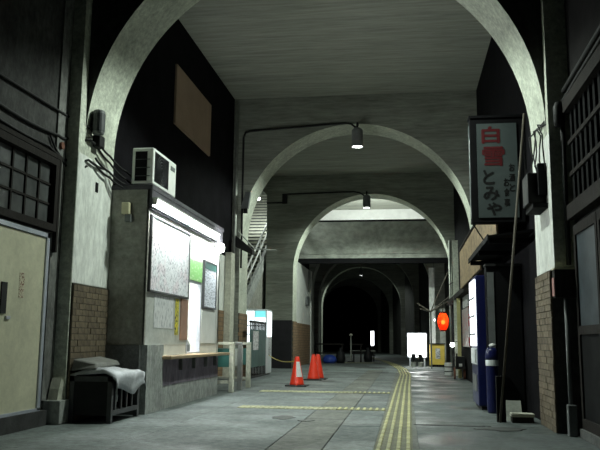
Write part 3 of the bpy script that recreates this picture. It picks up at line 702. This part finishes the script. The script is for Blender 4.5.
# cones
def cone(x, y, label):
    r = empty('traffic_cone', (x, y, 0), label, 'traffic cone', 'red traffic cones')
    MB().box(x-.26, x+.26, y-.26, y+.26, 0, .035).build('base', M['rubber'], r, bevel=.012)
    MB().lathe([(.185, .035), (.17, .07), (.055, .68), (.04, .70), (0, .70)], (x, y, 0), 20).build('body', M['cone_red'], r, smooth=True)
    return r
c1 = cone(-2.60, 18.13, 'red traffic cone with a white reflective patch, nearer of the two')
b = MB(); 
vs_ = []
for j in range(5):
    z = .22+.09*j*1.0; rr = .17-(z-.07)*(.115/.61)+.004
    for i in range(5): a = -1.5+i*.28-.12*j*.4; vs_.append((-2.60+rr*math.cos(a), 18.13+rr*math.sin(a), z))
b.add(vs_, [(j*5+i, j*5+i+1, (j+1)*5+i+1, (j+1)*5+i) for j in range(4) for i in range(4)]).build('reflective_patch', M['reflect'], c1)
c2 = cone(-2.55, 21.03, 'plain red traffic cone in front, of the pair before the third arch')
cone(-2.49, 21.58, 'red traffic cone half hidden behind the plain one')
MB().lathe([(.052, .70), (.052, .715), (0, .715)], (-2.55, 21.03, 0), 14).build('cap', M['cone_red'], c2)

# ================================================================== FOOTBRIDGE across the bay behind the third arch
fbz = empty('footbridge', (-1.3, 33, 4.6), 'concrete footbridge crossing the passage behind the third arch', 'footbridge')
bx('parapet', M['grey_wall'], fbz, -4.88, XR+.1, 33.0, 33.18, 4.95, 6.47)
bx('edge_beam', M['grey_wall'], fbz, -4.88, XR+.1, 32.97, 33.2, 4.72, 4.93)
bx('steel_beam', M['black'], fbz, -4.88, XR+.1, 32.9, 33.2, 4.52, 4.74)
bx('deck', M['concrete_dark'], fbz, -4.88, XR+.1, 33.2, 37.5, 5.05, 5.25)
bx('coping', M['black'], fbz, -4.88, XR+.1, 32.98, 33.2, 6.40, 6.48)
bx('back_wall', M['white_paint'], fbz, -4.88, XR+.1, 37.5, 37.7, 5.05, CEIL-.002)
tl = empty('bridge_tube_lamp', (-1.3, 33.4, 6.3), 'long tube lamp behind the footbridge parapet', 'lamp')
MB().tube([(-4.0, 33.3, 6.2), (1.2, 33.3, 6.2)], .03, 8).build('tube', M['bridge_glow'], tl)
bx('housing', M['white_paint'], tl, -4.1, 1.3, 33.19, 33.26, 6.12, 6.25)
light('bridge_light', 'AREA', (-1.4, 33.36, 6.2), BRIDGE_W, (.92, 1, .93), 5, (math.radians(98), 0, 0), .06)
# conduits on pale wall beyond
tag(MB().tube([(-4.55, 35.6, 2.9), (-4.55, 35.6, 4.45)], .07, 8).build('wall_conduit', M['galv'], smooth=True), 'grey conduit on the pale wall under the footbridge', 'conduit')
tag(MB().box(-4.6, -4.5, 34.6, 35.4, 2.75, 3.15).build('meter_board', M['grey_paint']), 'dark meter panel on the pale wall under the footbridge', 'panel')

# ================================================================== RIGHT ENTRANCE
X2 = 2.1
d2 = empty('door_2', (X2, 8.2, .1), 'dark timber sliding door with grey glass beside the right brick jamb', 'door', kind='structure')
for (a, b_) in ((8.16, 9.24), (7.04, 8.12)):
    f = MB()
    for q in ((a, b_, .10, .22), (a, b_, 2.36, 2.48), (a, a+.08, .22, 2.36), (b_-.08, b_, .22, 2.36), (a+.08, b_-.08, 1.18, 1.28)): f.box(X2-.07, X2-.02, *q)
    fo = f.build('door_frame', M['old_wood'], d2)
    bx('glass_pane', M['glass_right'], fo, X2-.05, X2-.035, a+.075, b_-.075, 1.28, 2.36)
    bx('kick_panel', M['timber_panel'], fo, X2-.05, X2-.035, a+.075, b_-.075, .22, 1.18)
bx('door_sill', M['concrete_dark'], d2, X2-.10, X2, 6.4, 9.25, 0, .10)
bx('lintel_beam', M['old_wood'], d2, X2-.12, X2, 5.5, 9.3, 2.56, 2.74)
w2 = empty('window_2', (X2, 8.2, 2.8), 'dark lattice transom window above the timber door', 'window', kind='structure')
bx('backing_pane', M['timber_wall'], w2, X2-.02, X2, 5.6, 9.3, 2.74, 3.94)
for i in range(16): y = 5.75+i*.225; bx('lattice_bar', M['timber_panel'], w2, X2-.05, X2-.02, y, y+.09, 2.78, 3.9)
for z in (3.1, 3.5): bx('cross_bar', M['old_wood'], w2, X2-.07, X2-.02, 5.6, 9.3, z, z+.05)
bx('head_beam', M['old_wood'], w2, X2-.12, X2, 5.5, 9.3, 3.9, 4.06)
tag(MB().tube([(2.02, 5.5, 4.30), (2.02, 9.35, 4.22)], .03, 8).build('gutter_pipe', M['cable'], smooth=True), 'long dark pipe running above the lattice transom', 'pipe')
tag(MB().tube([(2.0, 5.5, 4.16), (2.0, 9.35, 4.09)], .018, 8).build('gutter_pipe', M['cable'], smooth=True), 'thin black cable pipe just below the long dark pipe', 'pipe')
mt = empty('electric_meter', (1.94, 9.38, 3.72), 'round black electric fitting on the right wall', 'electric meter')
MB().lathe([(0, 0), (.055, 0), (.07, .05), (.07, .24), (.045, .31), (0, .32)], (1.95, 9.34, 3.76), 14).build('body', M['cable'], mt, smooth=True)
MB().tube([(1.99, 9.36, 3.8), (1.99, 9.36, 2.02)], .03, 8).build('pipe', M['cable'], mt, smooth=True)
tag(MB().tube([(1.94, 9.38, 0), (1.94, 9.38, 1.64)], .026, 8).build('drain_pipe', M['grey_paint'], smooth=True), 'pale vertical pipe below the small meter box', 'pipe')
tag(MB().box(1.89, 1.99, 9.28, 9.40, 0, .36).build('pipe_cover', M['grey_paint'], bevel=.01), 'small grey pipe cover on the floor by the right jamb', 'cover')
mb = empty('meter_box', (1.95, 9.4, 1.62), 'small wooden meter box with faded pink label on right jamb', 'meter box')
bx('body', M['old_wood'], mb, 1.80, 2.08, 9.28, 9.42, 1.62, 1.96); bx('label_sheet', M['pinkish'], mb, 1.79, 1.80, 9.29, 9.41, 1.64, 1.86)
bx('lid', M['cream_plastic'], mb, 1.79, 2.09, 9.27, 9.42, 1.96, 1.975)
bb = empty('switch_box', (1.74, 10.0, 2.78), 'black switch box with wires on the right arch jamb', 'switch box')
bx('body', M['cable'], bb, 1.60, 1.83, 9.72, 10.15, 2.86, 3.26, bevel=.01); bx('shelf', M['black'], bb, 1.64, 1.84, 9.62, 10.2, 2.78, 2.84)
bx('fuse', M['black'], bb, 1.72, 1.83, 9.62, 9.72, 2.95, 3.36)
rw = random.Random(4)
for i, nm in enumerate(['thick', 'looped', 'short', 'long', 'kinked']):
    ya = 9.62+.16*i; pts = [(1.81, ya, 3.26)]
    for j in range(1, 5): pts.append((1.79-rw.uniform(0, .04), ya+rw.uniform(-.12, .16), 3.26+.16*j))
    pts.append((1.84, 9.55, 3.85+.02*i))
    cable('jamb_wire', pts, .010, '%s black wire tangled above the switch box' % nm, sag=.01, group='wires on the right jamb')

# leaning pole, board, block
tag(MB().tube([(1.27, 10.68, 0), (1.80, 11.0, 4.45)], .018, 8).build('leaning_pole', M['pole_wood'], smooth=True), 'long thin wooden pole leaning by the hanging shop sign', 'pole')
tag(MB().box(1.24, 1.36, 10.72, 10.80, 0, .62).build('timber_post', M['black']), 'short black timber stub at the foot of the leaning pole', 'post')
tag(MB().hexa([(1.40, 11.0, 0), (1.62, 11.0, 0), (1.62, 11.05, 0), (1.40, 11.05, 0), (1.40, 11.15, .26), (1.62, 11.15, .26), (1.62, 11.2, .26), (1.40, 11.2, .26)]).build('scrap_board', M['grey_wall']), 'small grey scrap board leaning behind the wooden box', 'board')
wbx = empty('wooden_box', (1.58, 10.72, 0), 'low dark box with pale lid on the floor by the right jamb', 'box')
bx('body', M['old_wood'], wbx, 1.44, 1.72, 10.68, 10.9, 0, .08); bx('lid', M['cream_wall'], wbx, 1.43, 1.73, 10.67, 10.91, .08, .12)

# ================================================================== HANGING SHOP SIGN
def glyph(ch, w_, h_):
    c = bpy.data.curves.new('glyph', 'FONT'); c.body = ch; c.resolution_u = 3; c.extrude = .0
    o = bpy.data.objects.new('glyph', c); col.objects.link(o)
    me = bpy.data.meshes.new_from_object(o.evaluated_get(bpy.context.evaluated_depsgraph_get())); bpy.data.objects.remove(o)
    xs = [v.co.x for v in me.vertices]; ys = [v.co.y for v in me.vertices]
    sx, sy = w_/(max(xs)-min(xs)), h_/(max(ys)-min(ys)); cx, cy = (max(xs)+min(xs))/2, (max(ys)+min(ys))/2
    for v in me.vertices: v.co = ((v.co.x-cx)*sx, 0, (v.co.y-cy)*sy)
    return me
def letter(ch, x, y, z, w_, h_, m, parent, bold=.0):
    me = glyph(ch, w_, h_); me.materials.clear(); me.materials.append(M[m])
    o = bpy.data.objects.new('character', me); col.objects.link(o); o.parent = parent
    o.location = Vector((x, y, z)) - wloc(parent)
    sm = o.modifiers.new('thickness', 'SOLIDIFY'); sm.thickness = .004
    if bold:
        for dx, dz in ((bold, 0), (-bold, 0), (0, bold), (0, -bold)):
            p = o.copy(); col.objects.link(p); p.location = Vector(o.location) + Vector((dx, .0006, dz))
    return o
sg = empty('hanging_sign', (1.5, 12.05, 2.95), 'tall white hanging shop sign with red and black characters', 'shop sign')
SX0, SX1, SZ0, SZ1 = 1.09, 1.93, 2.97, 4.70
bx('case', M['black'], sg, SX0, SX1, 12.0, 12.22, SZ0, SZ1, bevel=.01)
fc = bx('face', M['sign_white'], sg, SX0+.11, SX1-.10, 11.985, 12.0, SZ0+.08, SZ1-.10)
bx('side_face', M['sign_white'], sg, SX0-.005, SX0+.003, 12.04, 12.19, SZ0+.08, SZ1-.1)
bx('cap', M['black'], sg, SX0-.01, SX1+.01, 11.98, 12.23, SZ1, SZ1+.04)
YL = 11.98
letter('白', 1.42, YL, 4.41, .27, .27, 'sign_red', fc, .010); letter('雪', 1.455, YL, 4.05, .34, .31, 'sign_red', fc, .008)
letter('と', 1.37, YL, 3.71, .17, .23, 'ink', fc, .009); letter('み', 1.405, YL, 3.44, .24, .22, 'ink', fc, .009); letter('や', 1.44, YL, 3.19, .22, .20, 'ink', fc, .009)
for i, ch in enumerate('お酒と'): letter(ch, 1.735, YL, 3.86-.165*i, .085, .12, 'ink', fc, .003)
for i, ch in enumerate('お食事'): letter(ch, 1.645, YL, 3.62-.165*i, .085, .125, 'ink', fc, .003)
for z in (3.2, 4.5): bx('bracket', M['cable'], sg, SX1, XR, 12.08, 12.13, z, z+.04)
MB().tube([(SX0+.02, 12.1, SZ0), (1.30, 12.3, 2.72), (1.5, 12.4, 2.68)], .012, 6).build('feed_wire', M['cable'], sg)

# ---- shop fascia and canopy
fa = empty('shop_fascia', (1.6, 16, 2.5), 'long brown plywood fascia over the small shops', 'fascia')
for i, (a, b_) in enumerate(((12.3, 13.35), (13.37, 15.1), (15.12, 16.85), (16.87, 18.6), (18.62, 20.4))):
    MB().box(1.50, 1.53, a, b_, (2.8 if b_ < 15.11 else 2.55)-.012*i, 3.52-.01*i).build('plywood_panel', M['ply'], fa)
bx('top_board', M['old_wood'], fa, 1.48, XR-.002, 12.3, 20.4, 3.53, 3.57); bx('soffit', M['old_wood'], fa, 1.53, XR-.14, 15.1, 20.4, 2.5, 2.53)
cn = empty('shop_canopy', (1.3, 12.6, 2.6), 'dark tin canopy jutting out below the hanging sign', 'canopy')
MB().hexa([(1.28, 11.45, 2.66), (1.95, 11.45, 2.74), (1.95, 15.0, 2.74), (1.28, 15.0, 2.66), (1.28, 11.45, 2.69), (1.95, 11.45, 2.78), (1.95, 15.0, 2.78), (1.28, 15.0, 2.69)]).build('sheet', M['black'], cn)
bx('front_lip', M['black'], cn, 1.265, 1.28, 11.45, 15.0, 2.62, 2.71)
for y in (11.6, 13.2, 14.9): bx('rafter', M['black'], cn, 1.30, 1.95, y-.03, y+.03, 2.58, 2.66)
bx('shop_wall', M['dark_wall'], fa, 1.88, XR-.002, 10.7, 19.5, 0, 2.55)

# ---- right vending machine, locker and bin
v2 = empty('vending_machine', (1.45, 13.2, 0), 'dark blue vending machine with lit front below the fascia', 'vending machine')
bx('body', M['blue'], v2, 1.17, 1.85, 12.55, 13.62, .06, 2.18, bevel=.02)
bx('plinth', M['cable'], v2, 1.22, 1.8, 12.6, 13.58, 0, .06)
bx('display_panel', M['vendr_glow'], v2, 1.15, 1.172, 12.60, 13.58, 1.02, 2.12)
for i in range(3): bx('product_row', M['grey_paint'], v2, 1.143, 1.153, 12.64, 13.54, 1.2+.3*i, 1.23+.3*i)
bx('button_panel', M['vend_white'], v2, 1.155, 1.172, 12.6, 13.58, .72, .98)
bx('outlet', M['grey_paint'], v2, 1.16, 1.172, 12.75, 13.45, .28, .55)
bx('coin_slot', M['steel'], v2, 1.148, 1.158, 12.68, 12.8, .74, .96)
lk = empty('steel_cabinet', (1.55, 12.35, 0), 'cabinet with a grey door strip and a body blackened as shade beside the blue vending machine', 'cabinet')
bx('body', M['black'], lk, 1.31, 1.86, 12.28, 12.52, 0, 2.30, bevel=.01); bx('door', M['grey_paint'], lk, 1.325, 1.43, 12.265, 12.28, .9, 2.2); bx('cap', M['cable'], lk, 1.30, 1.87, 12.25, 12.54, 2.30, 2.34)  # wide black body puts shade into the colour, covering the blue side
rb = empty('recycling_bin', (1.36, 12.0, 0), 'round dark blue recycling bin in front of the cabinet', 'bin')
MB().lathe([(.0, 0), (0.078, 0), (0.089, .03), (0.092, .82), (.0, .82)], (1.34, 12.08, 0), 20).build('body', M['blue'], rb, smooth=False)
MB().lathe([(0.095, .72), (0.098, .73), (0.098, .80), (0.095, .81)], (1.34, 12.08, 0), 20).build('label_band', M['vend_white'], rb)
MB().lathe([(0.096, .82), (0.100, .86), (0.089, .95), (.06, 1.0), (0, 1.0)], (1.34, 12.08, 0), 20).build('lid', M['blue'], rb, smooth=True)
b = MB().lathe([(0, 0), (.05, .01), (.06, .035), (.04, .06), (0, .07)], (1.36, 12.10, 1.0), 10)
tag(b.build('paper_bundle', M['white_paint'], smooth=True), 'crumpled white bundle on top of the recycling bin', 'bundle')

# ================================================================== SHOPS IN THE STAIR BAY (right)
sf = empty('shop_facade', (1.8, 24.5, 0), 'dim little shop front with posters past the fascia', 'shop front')
bx('wall_board', M['dark_wall'], sf, 1.78, XR, 20.7, 28.9, 0, 2.7)
bx('door_panel', M['glass_dirty'], sf, 1.74, 1.78, 24.6, 25.6, .05, 2.0); bx('door_panel', M['glass_dirty'], sf, 1.74, 1.78, 25.7, 26.7, .05, 2.0)
bx('lintel', M['old_wood'], sf, 1.6, XR, 20.7, 28.9, 2.45, 2.6)
tag(bx('wall_poster', M['poster'], None, 1.735, 1.775, 21.0, 23.2, .95, 2.05), 'pinkish faded poster on the dim shop front', 'poster')
tag(bx('wall_poster', M['notice'], None, 1.735, 1.775, 21.2, 22.9, 2.08, 2.4), 'pale strip notice above the pinkish poster', 'poster')
tag(bx('yellow_timber_post', M['yellow_post'], None, 1.60, 1.70, 23.4, 23.55, 0, 2.42), 'yellowish upright timber post at the shop front', 'post')
gl = empty('shop_lamp', (1.5, 24.6, .95), 'small white glowing lamp by the shop post', 'lamp')
MB().lathe([(0, 0), (.06, .02), (.075, .08), (.05, .14), (0, .15)], (1.50, 24.45, .92), 12).build('globe', M['bulb_glow'], gl, smooth=True)
MB().tube([(1.50, 24.45, 1.06), (1.62, 24.45, 1.1), (1.78, 24.45, 1.1)], .012, 6).build('arm', M['cable'], gl)
hc = empty('handcart', (1.55, 23.4, 0), 'low dark handcart with a dull red wheel by the timber post', 'cart')
bx('bed', M['old_wood'], hc, 1.46, 1.74, 22.4, 23.3, .30, .36); bx('crate', M['plastic_black'], hc, 1.50, 1.73, 22.5, 23.2, .36, .66)
MB().tube([(1.48, 22.4, .36), (1.48, 22.2, .75)], .02, 6).build('handle', M['cable'], hc)
for x in (1.42, 1.70): MB().tube([(x, 22.75, .17), (x+.05, 22.75, .17)], .17, 18).build('wheel', M['rust'], hc)
bx('white_tag', M['paper'], hc, 1.55, 1.64, 22.39, 22.40, .38, .46)
bk = empty('metal_drum', (1.40, 25.5, 0), 'small pale metal drum with dark bands on the shop side', 'drum')
MB().lathe([(0, 0), (.13, 0), (.13, .40), (0, .40)], (1.42, 25.5, 0), 18).build('body', M['white_paint'], bk); 
for z in (.10, .25): MB().lathe([(.131, z), (.134, z+.005), (.134, z+.03), (.131, z+.035)], (1.42, 25.5, 0), 18).build('band', M['cable'], bk)
for x, y, l in ((1.76, 29.2, 'thick pale pipe clamped to the third arch jamb'), (1.92, 29.22, 'thin pale pipe beside the thick pipe at the third arch')):
    tag(MB().tube([(x, y, 0), (x, y, 5.0)], .05 if 'thick' in l else .03, 10).build('wall_pipe', M['galv'], smooth=True), l, 'pipe')
tag(MB().tube([(1.70, 29.12, 3.25), (1.84, 29.12, 3.35), (1.95, 29.14, 3.3)], .02, 6).build('pipe_clamp', M['cable']), 'black wire clamp around the third arch pipes', 'clamp')

tag(bx('square_post', M['arch_soffit'], None, 1.60, 1.77, 24.75, 24.9, 0, 4.4), 'pale square post rising beside the red lantern', 'post')
# ================================================================== BRIDGE BAY (right): lantern, lightbox, counter
ln = empty('paper_lantern', (1.36, 27.2, 1.45), 'glowing red paper lantern with dark characters', 'lantern')
prof = []; H = .62; Z0 = 1.49
for i in range(29):
    t = i/28; r = .19*math.sqrt(max(0, 1-((t-.5)/.56)**2)); prof.append((r*(1+.02*(i % 2)), H*t))
MB().lathe(prof, (1.36, 27.2, Z0), 24).build('shade', M['lantern'], ln)
MB().lathe([(0, 0), (.11, 0), (.11, .04), (0, .04)], (1.36, 27.2, Z0-.03), 18).build('bottom_ring', M['ink'], ln); MB().lathe([(0, 0), (.11, 0), (.11, .05), (0, .05)], (1.36, 27.2, Z0+H-.01), 18).build('top_ring', M['ink'], ln)
MB().tube([(1.36, 27.2, Z0+H), (1.36, 27.2, 2.45), (1.74, 27.2, 2.5)], .012, 6).build('hanger', M['cable'], ln)
for i, (ch, dx) in enumerate((('酒', -.12), ('処', -.12))): letter(ch, 1.36+dx, 27.2-.18, 1.90-.19*i, .10, .15, 'ink', ln)
MB().lathe([(0, 0), (.05, .02), (.075, .08), (.06, .14), (0, .17)], (1.36, 27.2, 1.70), 14).build('bulb', M['lantern_bulb'], ln, smooth=True)
light('lantern_light', 'POINT', (1.36, 27.2, 1.93), 3.5, (1, .75, .45), .03)
lb = empty('light_box_sign', (.53, 34, 0), 'blank glowing white light box sign standing on the floor', 'light box')
bx('panel', M['box_glow'], lb, .14, .93, 34.0, 34.18, .42, 1.44); bx('frame', M['alu'], lb, .10, .97, 34.03, 34.15, .38, 1.48)
for x in (.18, .82): bx('leg', M['alu'], lb, x, x+.07, 34.05, 34.13, 0, .4)
light('light_box_light', 'AREA', (.53, 33.97, .93), 26, (.95, 1, .95), .78, (math.radians(90), 0, 0), 1.0)
for x, l in ((.36, 'small dark potted plant before the light box, with pale pot'), (.66, 'small dark potted plant before the light box, by the counter')):
    p = empty('potted_plant', (x, 33.4, 0), l, 'plant', 'plants before the light box')
    MB().lathe([(0, 0), (.09, 0), (.12, .2), (0, .2)], (x, 33.4, 0), 12).build('pot', M['grey_wall'], p)
    rr = random.Random(int(x*100))
    for i in range(15):
        a = rr.uniform(0, 6.28); ll = rr.uniform(.28, .46); tx, ty = x+ll*.35*math.cos(a), 33.4+ll*.35*math.sin(a)
        b = MB().add([(x, 33.4, .18), (x+.25*(tx-x)-.055*math.sin(a), 33.4+.25*(ty-33.4)+.055*math.cos(a), .18+ll*.6), (tx, ty, .18+ll), (x+.25*(tx-x)+.055*math.sin(a), 33.4+.25*(ty-33.4)-.055*math.cos(a), .18+ll*.6)], [(0, 1, 2, 3)])
        lf = b.build('leaf', M['plastic_black'], p); s_ = lf.modifiers.new('thickness', 'SOLIDIFY'); s_.thickness = .004
yc = empty('yellow_counter', (1.4, 33.8, 0), 'yellow stall counter with a small notice under the lantern', 'counter')
bx('body', M['yellow'], yc, 1.08, 1.72, 33.5, 34.1, 0, .98, bevel=.02); bx('top', M['old_wood'], yc, 1.05, 1.75, 33.45, 34.15, .98, 1.02)
bx('notice_sheet', M['notice'], yc, 1.32, 1.52, 33.49, 33.5, .35, .80); bx('kick_board', M['black'], yc, 1.08, 1.72, 33.48, 33.5, 0, .10)
light('added_bulb_light', 'POINT', (1.3, 32.8, 1.9), 25, (.95, .97, 1), .1)  # added light to brighten the yellow counter, along with its bulb
hp = empty('added_bulb', (1.3, 32.7, 1.95), 'added bare bulb hanging before the yellow counter to brighten it', 'lamp')
MB().lathe([(0, 0), (.03, .01), (.035, .05), (.015, .09), (0, .09)], (1.3, 33.1, 1.98), 10).build('bulb', M['bulb_glow'], hp, smooth=True); MB().tube([(1.3, 33.1, 2.07), (1.3, 33.1, 4.53)], .008, 6).build('flex', M['cable'], hp)
tag(bx('pale_pillar', M['white_wall'], None, 1.14, 1.40, 35.0, 35.25, 0, 4.5), 'flaking white pillar behind the yellow counter', 'pillar')
tag(bx('notice_panel', M['grey_wall'], None, 1.60, 1.85, 34.9, 34.95, 0, 2.6), 'pale lilac-grey panel under the red lantern', 'panel')
af = empty('awning_frame', (1.3, 31, 2.3), 'bare timber awning frame with splayed struts', 'awning frame')
hub = (1.06, 31.0, 2.30)
for p in ((1.80, 31.2, 3.95), (2.05, 31.0, 3.1), (.52, 31.3, 2.66), (.62, 30.7, 2.42), (2.05, 30.7, 2.9)): MB().tube([hub, p], .028, 6).build('strut', M['pole_wood'], af)
MB().tube([hub, (1.06, 31.0, 0)], .03, 8).build('post', M['grey_paint'], af)

# ================================================================== DEEP PASSAGE
fs = empty('far_light_sign', (-2.43, 57, 0), 'tall narrow white light sign far down the passage', 'light sign')
bx('panel', M['far_glow'], fs, -2.55, -2.32, 57, 57.15, .75, 1.85); bx('stand', M['cable'], fs, -2.49, -2.39, 57.03, 57.12, 0, .75); bx('foot', M['cable'], fs, -2.65, -2.22, 56.9, 57.25, 0, .05)
light('far_sign_light', 'AREA', (-2.43, 56.97, 1.35), 6, (.9, .95, 1), .34, (math.radians(90), 0, 0), 1.1)
for x0, x1, y, l in ((-4.7, -3.2, 39.8, 'dark timber trestle beside the blue bag'), (-2.9, -2.2, 39.6, 'short dark timber trestle in the middle of the passage')):
    t = empty('trestle', ((x0+x1)/2, y, 0), l, 'trestle')
    bx('top_bar', M['old_wood'], t, x0, x1, y-.05, y+.05, .88, .96); bx('low_bar', M['old_wood'], t, x0, x1, y-.04, y+.04, .42, .48)
    for x in (x0+.1, x1-.1):
        for s in (-1, 1): MB().tube([(x, y, .9), (x, y+.28*s, 0)], .03, 6).build('leg', M['old_wood'], t)
tag(MB().lathe([(0, 0), (.28, 0), (.36, .12), (.33, .28), (.18, .40), (0, .42)], (-3.72, 37.3, 0), 16).build('plastic_bag', M['blue_bag'], smooth=True), 'bright blue plastic bag on the floor by the brick wall', 'bag')
sp_ = empty('signpost', (-2.75, 39.0, 0), 'thin post with a pale cap among the trestles', 'post')
MB().tube([(-2.78, 39.0, 0), (-2.78, 39.0, 1.38)], .035, 8).build('pole', M['grey_wall'], sp_); MB().lathe([(0, 0), (.09, .01), (.10, .06), (0, .12)], (-2.78, 39.0, 1.36), 12).build('cap', M['cream_wall'], sp_); MB().lathe([(0, 0), (.2, 0), (.18, .06), (0, .07)], (-2.78, 39.0, 0), 14).build('foot', M['rubber'], sp_)
for x, y, l in ((-3.2, 37.6, 'dark rounded rubbish sack standing before the trestles'), (-1.95, 40.2, 'low dark bundle at the end of the trestles')):
    tag(MB().lathe([(0, 0), (.2, 0), (.25, .2), (.2, .5), (.07, .66), (.10, .74), (0, .75)], (x, y, 0), 12).build('rubbish_sack', M['plastic_black'], smooth=True), l, 'sack')
tb = empty('folding_table', (-2.3, 41.5, 0), 'low pale-topped folding table in the dark passage', 'table')
bx('top', M['grey_wall'], tb, -2.9, -1.6, 41.2, 41.8, .55, .59)
for x in (-2.8, -1.7):
    for y in (41.26, 41.74): bx('leg', M['cable'], tb, x-.02, x+.02, y-.02, y+.02, 0, .55)
